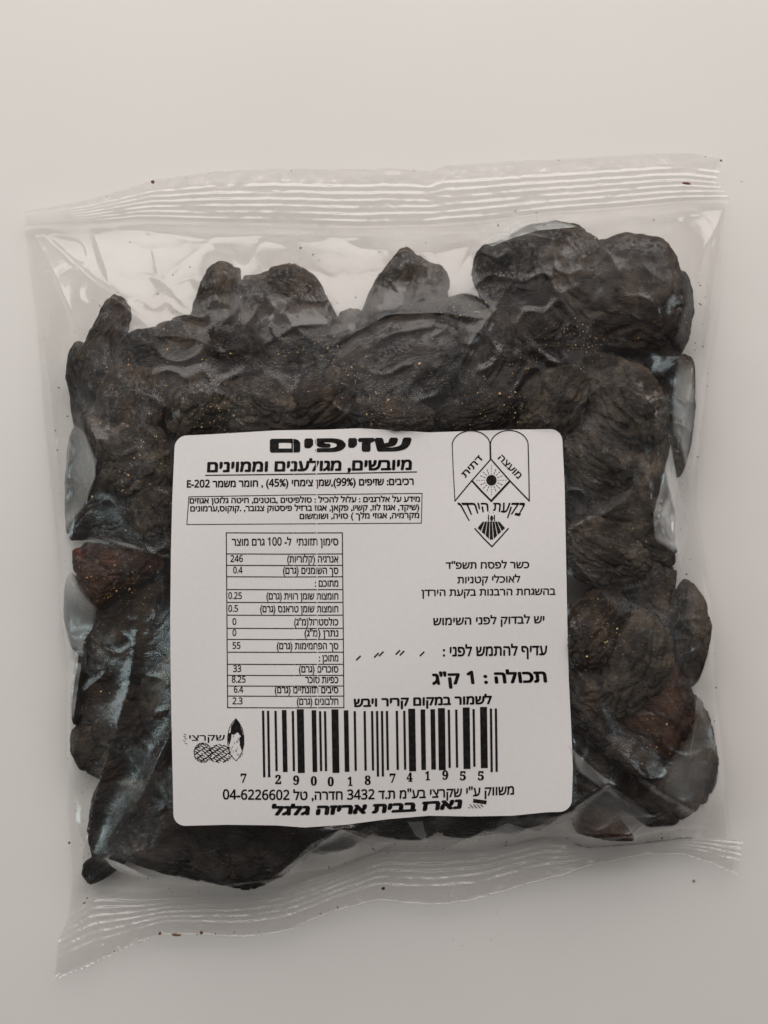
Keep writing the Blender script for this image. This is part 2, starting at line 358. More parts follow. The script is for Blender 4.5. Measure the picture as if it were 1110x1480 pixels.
OB = np.full((H, W), 0.0008)      # highest thing under the film at each field cell
def prune(cx, cy, a, b, ang, zc, c, mat, label, seed, wr=1.0, tilt=(0, 0), low=0.16, group='prunes in the bag', hi=True, out=None):
    d = ICO if hi else ICO5
    rs = np.random.RandomState(seed * 13 + 5)
    o3 = rs.uniform(-50, 50, 3)
    low_n = noise3(d * 1.25 + o3, seed) * low + noise3(d * 2.7 + o3, seed + 1) * low * 0.55
    v = d * (1 + low_n)[:, None]
    # long folded wrinkles of the dried skin
    q = d * np.array([1.6, 4.2, 4.2]) + o3; q = q + 0.7 * noise3(d * 2.2 + o3[::-1], seed + 2)[:, None]
    r1 = 1 - np.clip(np.abs(noise3(q, seed + 3)) * 2.6, 0, 1)
    q2 = d * np.array([3.6, 8.5, 8.5]) + o3 + 0.9 * r1[:, None]
    r2 = 1 - np.clip(np.abs(noise3(q2, seed + 4)) * 2.4, 0, 1)
    q3 = d * np.array([8, 17, 17]) + o3
    r3 = noise3(q3, seed + 5)
    disp = -(0.105 * r1 ** 2.2 + 0.034 * r2 ** 2 - 0.007 * r3) * wr
    # the stone's slit: one deeper groove
    th = rs.uniform(-0.6, 0.6); g = np.abs(d[:, 1] - th * 0.6 - 0.18 * np.sin(d[:, 0] * 2.2 + seed))
    disp -= 0.13 * np.exp(-(g / 0.07) ** 2) * (d[:, 2] > -0.2) * np.clip(1 - np.abs(d[:, 0]) * 1.1, 0, 1) * rs.uniform(0, 1)
    v = v * (1 + disp)[:, None]
    s = (CAM_H - zc) / CAM_H / PPM
    if out is None:
        v = v * np.array([a * s, b * s, c])
        v = v @ np.array(Euler((R(tilt[0]), R(tilt[1]), R(ang))).to_matrix()).T
    else:
        # irregular body: its plan follows the fruit's own uneven contour
        q = np.array(out, float); cx, cy = q.mean(0); q = (q - (cx, cy)) * (1, -1)
        aa = np.linspace(-np.pi, np.pi, 181); rad = np.zeros(181)
        for i_, t_ in enumerate(aa):
            ux, uy = math.cos(t_), math.sin(t_)
            for j_ in range(len(q)):
                p0, p1 = q[j_], q[(j_ + 1) % len(q)]; e_ = p1 - p0; den = ux * e_[1] - uy * e_[0]
                if abs(den) < 1e-9: continue
                tt_ = (p0[0] * e_[1] - p0[1] * e_[0]) / den; ss_ = (p0[0] * uy - p0[1] * ux) / den
                if tt_ > 0 and -1e-6 <= ss_ <= 1 + 1e-6: rad[i_] = max(rad[i_], tt_)
        rr_ = np.convolve(np.r_[rad[-4:-1], rad, rad[1:4]], np.hanning(9)[1:-1] / np.hanning(9).sum(), 'valid')
        rr_ = rr_ * (1 + 0.020 * noise3(np.stack([np.cos(aa) * 7, np.sin(aa) * 7, aa * 0 + seed], -1), 3) + 0.014 * noise3(np.stack([np.cos(aa) * 16, np.sin(aa) * 16, aa * 0 + seed], -1), 4))
        ca_, sa_ = math.cos(R(ang)), math.sin(R(ang))
        vx = v[:, 0] * ca_ - v[:, 1] * sa_; vy = v[:, 0] * sa_ + v[:, 1] * ca_
        f_ = np.interp(np.arctan2(vy, vx), aa, rr_) * s * 1.03
        rho = np.hypot(vx, vy); k_ = 1 + (1 - np.clip(rho, 0, 1)) * 0.25
        v = np.stack([vx * f_ * k_, vy * f_ * k_, v[:, 2] * c], -1)
    ctr = P(np.array(float(cx)), np.array(float(cy)), zc)
    w = v + ctr
    w[:, 2] = np.maximum(w[:, 2], 0.0012 + 0.02 * np.maximum(0, 0.0012 - w[:, 2]) * 0)
    # keep it below the label sheet
    px, py = to_px(w)
    ix = np.clip((px / S).round().astype(int), 0, W - 1); iy = np.clip((py / S).round().astype(int), 0, H - 1)
    inl = LAB[iy, ix]
    lim = LZ[iy, ix] - 0.0006
    w[inl, 2] = np.minimum(w[inl, 2], lim[inl])
    px, py = to_px(w)
    ix = np.clip((px / S).round().astype(int), 0, W - 1); iy = np.clip((py / S).round().astype(int), 0, H - 1)
    np.maximum.at(OB, (iy, ix), w[:, 2])
    base = np.array([ctr[0], ctr[1], 0.0])
    ob = mesh_obj('prune', w - base, ICO_F if hi else ICO5_F, mat, label=label, category='prune', group=group)
    ob.location = base
    return ob

K, B_, D_, Rd = M_PRUNE       # black, brown, dusty, reddish
LIST = [
 # cx,cy,a,b,ang, z(mm), c(mm), mat, label
 (152,492,70,25,66, 11,7,B_,'narrow finger-like prune sticking up at the top left corner of the pile'),
 (118,545,62,22,86, 8,6,K,'thin dark prune standing on edge at the far left of the pile'),
 (215,512,52,42,10, 13,8,K,'small round-topped prune just right of the finger-like prune'),
 (316,436,60,31,78, 12,8,D_,'upright dusty prune with blunt tip, left of the wide domed prune'),
 (415,447,76,62,-18, 12,9,B_,'wide dome-shaped brown prune standing up along the top edge, left of centre'),
 (592,412,56,48,75, 11,9,B_,'five-sided prune peaking alone at the top edge above the label heading'),
 (672,452,34,24,10, 10,7,K,'small prune low in the gap between the five-sided and the bluish-capped prune'),
 (745,392,68,58,60, 13,9,K,'dark round prune with a bluish film cap, left half of the top right clump'),
 (808,366,62,46,-12, 12,9,B_,'prune at the summit of the top right clump, behind two others'),
 (886,430,98,82,-28, 17,9,B_,'largest flat round prune with reddish upper rim in the top right corner'),
 (984,446,62,20,82, 8,7,K,'crescent of prune behind the right rim of the largest round prune'),
 (982,572,62,22,88, 9,8,D_,'greyish prune on edge at the right side below the top right clump'),
 (262,500,56,44,20, 12,9,B_,'wrinkled prune beneath the upright dusty prune, with shiny crinkled film'),
 (345,508,56,42,-30, 14,9,K,'black prune below the gap of the upright dusty prune and the domed prune'),
 (190,590,82,52,72, 16,9,B_,'prune beside the small white triangular gap at upper left'),
 (138,628,50,20,80, 9,6,K,'slim dark prune at the left edge under the thin standing prune'),
 (430,520,76,42,8, 14,9,K,'dark prune tucked under the wide domed prune'),
 (575,520,118,66,22, 17,9,K,'big smooth black prune under a long film crease, below the five-sided prune'),
 (468,580,72,46,30, 18,9,B_,'prune with scattered amber crumbs above the left half of the heading'),
 (560,604,74,34,-4, 20,8,B_,'flat prune with fine wrinkles right above the heading, at the label edge'),
 (380,592,68,52,-12, 18,9,D_,'pale dusty prune above the upper left of the label'),
 (292,592,62,52,40, 17,9,D_,'dusty prune touching the top left corner of the label'),
 (712,520,96,58,66, 17,9,K,'tilted smooth black prune with torn shiny skin along its left rim'),
 (782,486,56,46,20, 16,9,K,'dark prune wedged directly under the bluish-capped prune'),
 (800,582,70,52,48, 19,9,D_,'greenish grey prune above the two stone tablets of the emblem'),
 (690,600,66,34,14, 19,8,K,'black prune half under the label between heading and emblem'),
 (898,582,92,62,-52, 18,9,D_,'large deeply furrowed prune at right, under the largest round prune'),
 (868,668,70,50,-38, 19,8,D_,'furrowed prune right beside the top right corner of the label'),
 (935,668,60,34,72, 14,9,B_,'narrow prune against the right side film fold, above the middle'),
 (196,668,66,60,30, 17,9,D_,'broad prune left of the allergen box, with a thin dark seam'),
 (236,742,52,60,70, 19,8,D_,'prune hidden partly by the left edge of the label beside the boxed text'),
 (150,742,52,34,24, 11,8,K,'pointed black prune poking out to the left edge above the reddish prune'),
 (188,822,78,44,-6, 16,8,Rd,'reddish brown torn prune showing its flesh at the left side'),
 (122,826,26,22,40, 9,7,K,'small black lobe beside the reddish prune on the far left'),
 (192,915,58,58,20, 11,6,B_,'prune under the reddish torn prune, next to the pale light streak'),
 (132,965,58,18,84, 8,6,K,'thin black prune on edge at the lower left side'),
 (168,1005,70,48,82, 7,5,B_,'brown prune at lower left between black edge prune and light streak'),
 (158,1082,50,46,50, 7,5,B_,'round reddish brown prune at the bottom of the left column'),
 (236,985,62,46,80, 11,6,D_,'greyish prune beside the left label edge, under the light streak'),
 (228,1085,68,42,72, 9,6,K,'black prune against the label beside the almond drawing'),
 (205,1168,72,44,62, 10,7,K,'black prune left of the lower left label corner'),
 (152,1232,46,28,55, 5,4,K,'black prune tip in the lower left corner of the bag'),
 (262,1222,92,46,-14, 12,9,K,'wide black prune below the lower left label corner with net-like creases'),
 (372,1232,76,44,4, 11,9,K,'black prune below the label under the word packed in bottom print'),
 (480,1192,66,42,12, 11,9,K,'black prune under the triangular film fold below the label'),
 (578,1178,66,32,-6, 11,9,K,'black prune under the middle of the bottom label edge'),
 (676,1182,66,28,4, 11,8,K,'black prune under the label edge below the last barcode digits'),
 (762,1170,60,26,8, 11,8,K,'black prune under the lower right part of the label edge'),
 (868,1188,54,32,-12, 11,8,Rd,'dark oval prune with a reddish edge behind the milky fold at the bottom right'),
 (848,1120,60,46,40, 14,8,K,'black prune right of the lower right label corner'),
 (920,1168,62,34,-24, 11,8,K,'black prune under the long diagonal film crease'),
 (978,1108,62,52,68, 12,9,D_,'grey rounded prune bulging at the lower right edge of the bag'),
 (866,1052,72,34,-42, 17,8,K,'glossy black folded prune right of the barcode'),
 (918,1092,66,34,-36, 18,7,B_,'pointed dark prune lying across the lower right'),
 (942,1030,70,52,-50, 17,8,Rd,'orange-brown prune in the lower right above the grey rounded prune'),
 (912,960,88,60,72, 19,8,D_,'large mottled prune right of the net weight text'),
 (990,925,78,28,86, 11,9,D_,'tall greyish violet prune along the right edge of the bag'),
 (858,912,72,52,60, 20,8,B_,'wrinkled prune beside the middle of the right label edge'),
 (946,850,54,44,40, 15,9,B_,'prune at right between two pale film folds'),
 (872,800,74,52,-20, 20,8,D_,'prune covered by a bluish light patch right of the label'),
 (908,738,62,46,20, 17,9,D_,'grey prune with a dark triangular hollow right of the emblem'),
 (846,1000,40,60,10, 18,7,B_,'prune at the right label edge beside the expiry line'),
 (116,700,24,70,0, 5,4,K,'low prune side seen greyish through a film fold at the left edge, upper one'),
 (110,890,22,55,0, 5,4,K,'low prune side seen greyish through a film fold at the left edge, lower one'),
 (166,1180,34,58,-18, 5,4,K,'sunken prune under the bluish light streak at the lower left'),
]
OUTL = {
 0: [(165,427),(180,433),(190,445),(187,470),(182,492),(174,520),(160,562),(120,562),(110,520),(124,492),(136,470),(150,440)],
 1: [(112,492),(100,512),(95,545),(104,580),(125,606),(140,570),(134,510)],
 3: [(305,386),(320,377),(333,381),(347,388),(348,412),(345,435),(342,475),(310,485),(274,470),(280,440),(292,405)],
 4: [(352,402),(362,397),(372,400),(395,387),(415,383),(440,389),(460,404),(473,430),(484,456),(506,482),(470,508),(400,508),(348,492),(344,440)],
 5: [(548,398),(562,380),(575,364),(588,356),(601,367),(620,378),(641,384),(647,396),(645,430),(642,455),(590,480),(530,474),(520,458),(534,425)],
 6: [(643,432),(665,424),(690,429),(702,445),(692,472),(655,478),(638,455)],
 7: [(685,374),(700,354),(735,348),(760,340),(782,350),(802,400),(792,440),(740,450),(702,446),(690,420),(683,395)],
 8: [(735,343),(760,327),(800,319),(835,328),(864,346),(884,400),(800,440),(738,420)],
 9: [(860,350),(885,342),(905,336),(932,339),(957,351),(973,375),(987,410),(987,440),(975,482),(957,503),(920,512),(870,507),(838,484),(812,457),(795,430),(796,408),(822,370)],
 10: [(976,386),(990,393),(1000,420),(1002,450),(994,492),(980,514),(962,524),(958,480),(970,430)],
 11: [(968,514),(990,511),(1002,524),(1003,600),(994,660),(976,705),(960,640),(958,560)],
 15: [(100,565),(122,600),(146,640),(146,690),(128,700),(112,640),(106,600)],
 29: [(120,600),(180,600),(240,625),(255,690),(235,730),(190,735),(150,700),(138,665)],
 31: [(142,688),(125,728),(101,772),(106,781),(140,778),(200,792),(246,772),(240,700),(195,665),(148,655)],
 32: [(108,798),(126,784),(180,789),(243,798),(240,822),(185,855),(142,882),(120,852),(108,822)],
 33: [(112,800),(124,806),(130,850),(140,876),(126,868),(112,840)],
 34: [(142,878),(185,850),(244,826),(248,900),(228,965),(130,985),(126,930)],
 35: [(124,905),(138,915),(132,970),(116,1048),(104,1048),(109,990),(117,940)],
 36: [(130,920),(238,930),(224,1010),(165,1066),(114,1055),(117,1000)],
 37: [(105,1055),(120,1042),(180,1036),(208,1080),(196,1112),(148,1127),(115,1110),(101,1085)],
 40: [(246,1096),(226,1098),(195,1150),(158,1212),(172,1240),(230,1228),(258,1190)],
 41: [(152,1226),(134,1238),(122,1246),(119,1262),(130,1277),(152,1270),(178,1250),(200,1228),(175,1208)],
 42: [(188,1180),(260,1160),(335,1200),(364,1250),(352,1284),(300,1272),(230,1258),(162,1232)],
 43: [(298,1190),(442,1188),(444,1232),(412,1264),(360,1286),(318,1276)],
 50: [(880,1138),(920,1146),(990,1180),(972,1190),(935,1194),(902,1170)],
 48: [(822,1170),(858,1158),(888,1172),(908,1198),(918,1214),(870,1212),(832,1202)],
 51: [(985,992),(1010,1008),(1029,1048),(1037,1095),(1033,1132),(1016,1162),(985,1180),(940,1168),(922,1110),(936,1040)],
 52: [(818,1000),(850,1008),(880,1042),(892,1070),(870,1094),(840,1078),(816,1040)],
 53: [(884,1062),(910,1068),(946,1092),(966,1120),(950,1126),(905,1116),(864,1090)],
 54: [(878,960),(960,930),(992,984),(1000,1005),(1008,1040),(992,1078),(966,1104),(920,1082),(878,1040)],
 56: [(985,836),(1003,843),(1019,868),(1026,905),(1020,948),(1006,988),(985,1004),(968,960),(968,880)],
 58: [(922,792),(950,798),(977,823),(974,850),(966,875),(988,902),(960,935),(915,905),(900,850)],
 62: [(106,616),(120,624),(142,668),(142,690),(124,735),(108,752),(104,776),(95,768),(94,700),(99,650)],
 63: [(102,826),(120,850),(143,880),(136,908),(124,925),(122,950),(104,938),(92,890),(94,850)],
 64: [(150,1118),(200,1100),(215,1130),(190,1190),(160,1236),(134,1244),(126,1200),(134,1150)],
 60: [(866,640),(955,636),(958,700),(946,740),(951,770),(972,794),(977,812),(960,824),(896,792),(852,740)],
}
for i, (cx, cy, a, b, ang, z, c, mt, lab) in enumerate(LIST):
    rs = np.random.RandomState(i + 40)
    z = z + (1.3 if i % 2 else -0.6) * (z > 12)
    prune(cx, cy, a * 0.97, b * 0.97, ang, z * 0.77 / 1000, c * 0.84 / 1000, mt, lab, 100 + i * 7, wr=1.0 if z > 10 else 0.8,
          tilt=(rs.uniform(-14, 14), rs.uniform(-8, 8)), low=0.13 if i not in OUTL else 0.085, out=OUTL.get(i))
# the lower layer, seen only in the gaps between the others
LOW = [(180,560),(240,560),(330,550),(400,550),(470,520),(520,490),(530,540),(620,500),(640,570),(690,480),(760,440),(840,480),(850,540),(930,510),
       (950,600),(850,640),(920,700),(170,640),(180,700),(190,760),(230,800),(175,880),(210,950),(180,1050),(240,1040),(235,1150),(300,1210),(420,1195),
       (520,1168),(630,1165),(720,1160),(800,1150),(880,1130),(920,1130),(950,1070),(900,1040),(880,980),(950,960),(900,900),(960,900),(900,830),(910,860),(860,720),(930,780)]
for i, (cx, cy) in enumerate(LOW):
    rs = np.random.RandomState(i + 900)
    prune(cx, cy, rs.uniform(46, 56), rs.uniform(38, 46), rs.uniform(0, 180), 0.0068, 0.0058, (K, B_)[i % 2],
          'dark prune of the lower layer, glimpsed only through gaps between the upper prunes', 1500 + i * 7,
          group='prunes of the lower layer', hi=False)

# ------------------------------------------------------------------ film drape: taut sheet over the prunes (obstacle membrane)
ob = OB.copy()
for _ in range(2):
    p = np.pad(ob, 1, mode='edge')
    ob = np.maximum.reduce([p[1:-1, 1:-1], p[:-2, 1:-1], p[2:, 1:-1], p[1:-1, :-2], p[1:-1, 2:]])
def maxf(a, r):
    for ax in (0, 1):
        o = a
        for k_ in range(1, r + 1):
            p_ = np.pad(a, [(k_, k_) if q_ == ax else (0, 0) for q_ in (0, 1)], mode='edge'); n_ = a.shape[ax]
            o = np.maximum(o, np.maximum(np.take(p_, range(0, n_), ax), np.take(p_, range(2 * k_, n_ + 2 * k_), ax)))
        a = o
    return a
def blur(a, k):
    for _ in range(2):
        c = np.cumsum(np.pad(a, ((k + 1, k), (0, 0)), mode='edge'), 0); a = (c[2 * k + 1:] - c[:-2 * k - 1]) / (2 * k + 1)
        c = np.cumsum(np.pad(a, ((0, 0), (k + 1, k)), mode='edge'), 1); a = (c[:, 2 * k + 1:] - c[:, :-2 * k - 1]) / (2 * k + 1)
    return a
ob = np.maximum(ob, blur(maxf(ob, 3), 3))
SEAL_Z = 0.0030
edge_z = np.interp(YY, [280, 330, 420, 700, 1100, 1220, 1300], [SEAL_Z, 0.003, 0.0012, 0.0010, 0.0010, 0.002, SEAL_Z])
def solve(h, obst, fixed, fz, it):
    for _ in range(it):
        p = np.pad(h, 1, mode='edge')
        h = 0.25 * (p[:-2, 1:-1] + p[2:, 1:-1] + p[1:-1, :-2] + p[1:-1, 2:])
        h = np.maximum(h, obst); h[fixed] = fz[fixed]
    return h
def down(a, k, f):
    hh, ww = (a.shape[0] // k) * k, (a.shape[1] // k) * k
    return f(a[:hh, :ww].reshape(hh // k, k, ww // k, k), axis=(1, 3))
# pulls of the sheet: lines where it is stretched clear of the fruit (photo px, height)
for tl_ in ([(205, 860, .0243), (185, 1000, .0212), (145, 1130, .0150), (119, 1240, .0085)],
            [(248, 800, .0272), (250, 1050, .0272), (205, 1150, .0220), (150, 1238, .0125), (134, 1256, .0095)],
            [(822, 1005, .0268), (870, 1065, .0262), (930, 1125, .0222), (1000, 1172, .0125), (1040, 1195, .005)],
            [(826, 1160, .0245), (880, 1132, .0205), (930, 1160, .0140)],
            [(440, 1240, .012), (495, 1197, .0262), (540, 1225, .014)],
            [(825, 850, .0262), (870, 880, .0240), (905, 900, .0205)]):
    for (xa, ya, za), (xb, yb, zb_) in zip(tl_[:-1], tl_[1:]):
        m_ = int(max(abs(xb - xa), abs(yb - ya))) + 1; t_ = np.linspace(0, 1, m_)
        np.maximum.at(ob, (((ya + (yb - ya) * t_) / S).round().astype(int), ((xa + (xb - xa) * t_) / S).round().astype(int)), (za + (zb_ - za) * t_) * 0.775)
fixed = (~BODY) | LAB
fz = np.where(LAB, LZ - 0.00022, edge_z)
obst = np.where(BODY, ob + 0.00025, edge_z)
h = None
for k in (8, 4, 2, 1):
    if k > 1:
        o_, f_, z_ = down(obst, k, np.mean), down(fixed.astype(float), k, np.mean) > 0.5, down(fz, k, np.mean)
    else: o_, f_, z_ = obst, fixed, fz
    if h is None: h = o_.copy()
    else:
        yi = np.clip((np.arange(o_.shape[0]) + 0.5) / 2 - 0.5, 0, h.shape[0] - 1); xi = np.clip((np.arange(o_.shape[1]) + 0.5) / 2 - 0.5, 0, h.shape[1] - 1)
        y0 = np.floor(yi).astype(int); x0 = np.floor(xi).astype(int); y1 = np.minimum(y0 + 1, h.shape[0] - 1); x1 = np.minimum(x0 + 1, h.shape[1] - 1)
        fy = (yi - y0)[:, None]; fx = (xi - x0)[None]
        h = (1 - fy) * ((1 - fx) * h[y0][:, x0] + fx * h[y0][:, x1]) + fy * ((1 - fx) * h[y1][:, x0] + fx * h[y1][:, x1])
    h = solve(h, o_, f_, z_, {8: 400, 4: 250, 2: 150, 1: 60}[k])
MEM = h

# folds and creases of the loose film (polyline, height mm, width one side px, other side px)
def crease(F, pts, hmm, w1, w2, sharp=1.0):
    q = np.array(pts, float); best = np.full(F.shape, 1e9); sg = np.ones(F.shape); tpos = np.zeros(F.shape)
    x0, y0 = q.min(0) - 5 * max(w1, w2); x1, y1 = q.max(0) + 5 * max(w1, w2)
    L = np.r_[0, np.cumsum(np.hypot(*np.diff(q, axis=0).T))]
    sl = (slice(max(0, int(y0 / S)), min(H, int(y1 / S) + 1)), slice(max(0, int(x0 / S)), min(W, int(x1 / S) + 1)))
    X, Y = XX[sl], YY[sl]; best = best[sl]; sg = sg[sl]; tpos = tpos[sl]
    wob = noise2(X / 30, Y / 30, 77) * 3.0
    for i in range(len(q) - 1):
        d = q[i + 1] - q[i]; ll = np.hypot(*d)
        t = np.clip(((X - q[i, 0]) * d[0] + (Y - q[i, 1]) * d[1]) / ll ** 2, 0, 1)
        dx = X - q[i, 0] - t * d[0]; dy = Y - q[i, 1] - t * d[1]
        dist = np.hypot(dx, dy); m = dist < best
        best = np.where(m, dist, best); sg = np.where(m, np.sign(d[0] * dy - d[1] * dx), sg); tpos = np.where(m, (L[i] + t * ll) / L[-1], tpos)
    best = np.maximum(best + wob * (best > 3), 0)
    w = np.where(sg > 0, w1, w2)
    F[sl] += hmm / 1000 * np.exp(-(best / w) ** sharp) * np.sin(np.pi * np.clip(tpos * 0.9 + 0.05, 0, 1)) ** 0.6
FOLD = np.zeros((H, W))
C = [
 ([(38, 320), (80, 400), (110, 470), (120, 520)], 1.6, 6, 22), ([(40, 318), (130, 400), (215, 470)], 1.5, 22, 6),
 ([(36, 325), (60, 420), (66, 560)], 1.2, 8, 14), ([(130, 320), (150, 380), (165, 430)], 0.9, 5, 14),
 ([(215, 330), (230, 400), (275, 450)], 0.7, 8, 16), ([(320, 335), (240, 400), (210, 440)], 0.8, 22, 8),
 ([(470, 335), (520, 360), (640, 365), (700, 350)], 0.9, 9, 26), ([(350, 345), (450, 350), (520, 340)], 0.5, 8, 20),
 ([(700, 322), (800, 345), (880, 320)], 0.8, 18, 8), ([(500, 400), (480, 430), (470, 460)], 0.5, 10, 10),
 ([(1052, 290), (960, 300), (880, 315)], 1.3, 7, 16), ([(1052, 292), (1020, 360), (1005, 430)], 1.3, 16, 6),
 ([(1046, 300), (1036, 420), (1016, 560)], 0.9, 6, 8), ([(950, 600), (955, 660), (975, 740), (975, 830)], 2.2, 5, 14),
 ([(975, 700), (950, 760), (946, 780)], 1.2, 10, 5), ([(1000, 560), (985, 640), (1000, 720)], 1.0, 6, 6),
 ([(822, 1005), (870, 1065), (930, 1125), (1000, 1170), (1065, 1205)], 2.6, 8, 26),
 ([(822, 960), (860, 1000), (885, 1060)], 1.4, 18, 6), ([(822, 1060), (870, 1130), (930, 1180)], 1.2, 8, 20),
 ([(760, 1205), (830, 1165), (880, 1132), (930, 1165)], 2.4, 8, 24), ([(860, 1210), (900, 1185), (960, 1180)], 1.2, 6, 14),
 ([(400, 1265), (450, 1220), (495, 1196), (560, 1215)], 2.4, 6, 24), ([(590, 1230), (612, 1215), (616, 1185)], 1.4, 6, 10),
 ([(640, 1232), (700, 1200), (760, 1210)], 1.4, 8, 18), ([(135, 1236), (180, 1250), (230, 1275)], 2.2, 5, 20),
 ([(150, 1245), (120, 1300), (100, 1360)], 1.3, 8, 8), ([(105, 1180), (122, 1220), (118, 1270)], 1.2, 7, 7),
 ([(260, 780), (220, 800), (150, 782)], 0.9, 6, 14),
 ([(105, 600), (96, 700), (92, 780)], 1.0, 5, 10), ([(140, 640), (138, 690), (118, 740)], 1.6, 14, 6), ([(88, 840), (95, 920), (112, 960)], 1.2, 10, 10),
 ([(480, 500), (560, 455), (640, 452), (690, 460)], 1.2, 6, 16), ([(500, 520), (570, 482), (640, 470)], 0.6, 5, 10),
 ([(660, 545), (685, 490), (715, 448)], 0.9, 5, 12), ([(690, 560), (735, 490)], 0.4, 4, 8),
 ([(820, 800), (870, 860), (905, 900)], 1.3, 12, 20), ([(815, 770), (880, 740), (930, 700)], 1.0, 30, 20),
 ([(380, 500), (430, 470), (470, 468)], 0.6, 6, 12),
 ([(850, 1222), (900, 1218), (960, 1196)], 1.2, 5, 7), ([(900, 1216), (930, 1190), (975, 1170)], 1.4, 4, 9), ([(960, 1205), (1010, 1190), (1050, 1205)], 1.0, 5, 9),
 ([(240, 1262), (280, 1278), (330, 1268)], 0.8, 6, 10), ([(180, 1285), (230, 1270), (300, 1282)], 0.9, 5, 9), ([(520, 1222), (600, 1214), (700, 1218)], 0.9, 4, 8),
 ([(60, 470), (76, 600), (90, 760)], 1.3, 5, 8), ([(100, 900), (104, 1050), (108, 1180)], 1.0, 4, 6), ([(1026, 900), (1034, 1010), (1040, 1120)], 1.0, 5, 6), ([(1040, 330), (1028, 440), (1012, 600)], 1.2, 6, 6),
 ([(180, 332), (300, 345), (420, 336)], 0.7, 6, 12), ([(720, 330), (690, 345), (640, 352)], 0.6, 6, 12), ([(900, 306), (940, 318), (1010, 312)], 0.9, 5, 9), ([(340, 1250), (350, 1230), (345, 1200)], 0.8, 6, 8),
]
for pts, hm, w1, w2 in C: crease(FOLD, pts, hm * 1.15, w1, w2)
rp = noise2(XX / 46 + 0.5 * noise2(XX / 70, YY / 70, 31), YY / 46, 32)
calm = 1 - 0.85 * np.exp(-(((XX - 195 + (YY - 1000) * 0.28) / 60) ** 2)) * np.clip((YY - 800) / 60, 0, 1) * np.clip((1260 - YY) / 30, 0, 1) - 0.6 * np.exp(-(((XX - 880) / 70) ** 2 + ((YY - 790) / 90) ** 2))
FOLD += calm * (0.00042 * np.clip(1 - np.abs(rp) * 3.2, 0, 1) ** 2 + 0.00014 * noise2(XX / 17, YY / 17, 33))
# slack: fade folds at the label and at the sheet's margin
lab_far = 1 - np.clip(blur(LAB.astype(float), 2) * 2.0, 0, 1)
edge_far = np.clip(blur(BODY.astype(float), 4) * 2 - 1, 0, 1)
FILM = MEM + FOLD * lab_far * edge_far
FILM = np.where(BODY & ~LAB, np.maximum(FILM, ob + 0.0002), FILM)
FILM = np.where(LAB, LZ - 0.00022, FILM)

def sample(F, px, py):
    x = np.clip(px / S, 0, W - 1.001); y = np.clip(py / S, 0, H - 1.001)
    x0 = x.astype(int); y0 = y.astype(int); fx = x - x0; fy = y - y0
    return (1 - fy) * ((1 - fx) * F[y0, x0] + fx * F[y0, x0 + 1]) + fy * ((1 - fx) * F[y0 + 1, x0] + fx * F[y0 + 1, x0 + 1])

bag = empty('plastic_bag', (0, 0, 0), label='clear plastic bag of prunes with crimped seals and a white printed label', category='bag')
gx, gy = G_BODY[..., 0], G_BODY[..., 1]
zb = sample(FILM, gx, gy)
zb = np.maximum(zb, 0.0011)
side_px = np.minimum(np.hypot(gx - gx[:, :1], gy - gy[:, :1]), np.hypot(gx - gx[:, -1:], gy - gy[:, -1:]))
zb = zb + (0.0011 + 0.0005 * noise2(gy / 60, gx / 200, 91)) * (1 - np.exp(-side_px / 3.0)) * np.exp(-side_px / 45.0)
e_t = np.clip(np.arange(gx.shape[0]) / 9.0, 0, 1)[:, None]; e_b = e_t[::-1]
e_t = e_t * e_t * (3 - 2 * e_t); e_b = e_b * e_b * (3 - 2 * e_b)
zb = (zb * e_t + 0.0030 * (1 - e_t)) * e_b + 0.0030 * (1 - e_b)
zb_top, zb_bot = zb[0].copy(), zb[-1].copy()
mesh_obj('front_film', P(gx.ravel(), gy.ravel(), zb.ravel()), grid_faces(*gx.shape), M_FILM, bag)
gapv = np.clip((sample(FILM, gx, gy) - sample(OB, gx, gy) - 0.0006) / 0.0045, 0, 1) ** 1.3 * np.where(sample(blur((OB > 0.0035).astype(float), 2), gx, gy) > 0.5, 0.60, 1.0)  # over fruit the value is lowered further, weakening the film's pale reflection
ga = bpy.data.objects['front_film'].data.attributes.new('gap', 'FLOAT', 'POINT'); ga.data.foreach_set('value', gapv.ravel().astype(np.float32))

def seal(name, G, z_in, first_in, zedge, ridges, amp, seed):
    gx, gy = G[..., 0], G[..., 1]; nv, nu = gx.shape
    v = np.linspace(0, 1, nv)[:, None] * np.ones((1, nu))
    t = v if first_in else 1 - v              # 0 at the body, 1 at the cut edge
    ph = t * ridges * 2 * np.pi + 0.5 * noise2(gx / 160, gy / 160, seed)
    band = np.clip((t - 0.02) / 0.05, 0, 1) * np.clip((0.80 - t) / 0.05, 0, 1)
    pr = np.abs(np.sin(ph / 2)) ** 3.0
    a = amp * (0.55 + 0.75 * noise2(gx / 55, gy / 14, seed + 1) + 0.35 * noise2(gx / 16, gy / 9, seed + 7))
    z = z_in[None] * (1 - t) ** 2 + zedge * (1 - (1 - t) ** 2)
    z = z + a * pr * band + 0.0010 * np.maximum(0, noise2(gx / 75, gy / 120, seed + 2)) * t + 0.00016 * noise2(gx / 11, gy / 9, seed + 3)
    # crinkles across the seal
    z = z + 0.0005 * np.clip(1 - np.abs(noise2(gx / 38, gy / 150, seed + 4)) * 5, 0, 1) * t
    z = z + 0.0005 * np.exp(-(1 - t) / 0.03)
    z = np.maximum(z, 0.0009)
    mesh_obj(name, P(gx.ravel(), gy.ravel(), z.ravel()), grid_faces(nv, nu), M_SEAL, bag)
seal('top_seal', G_TOP, zb_top, False, 0.0034, 8, 0.00062, 201)
seal('bottom_seal', G_BOT, zb_bot, True, 0.0044, 8, 0.00062, 231)

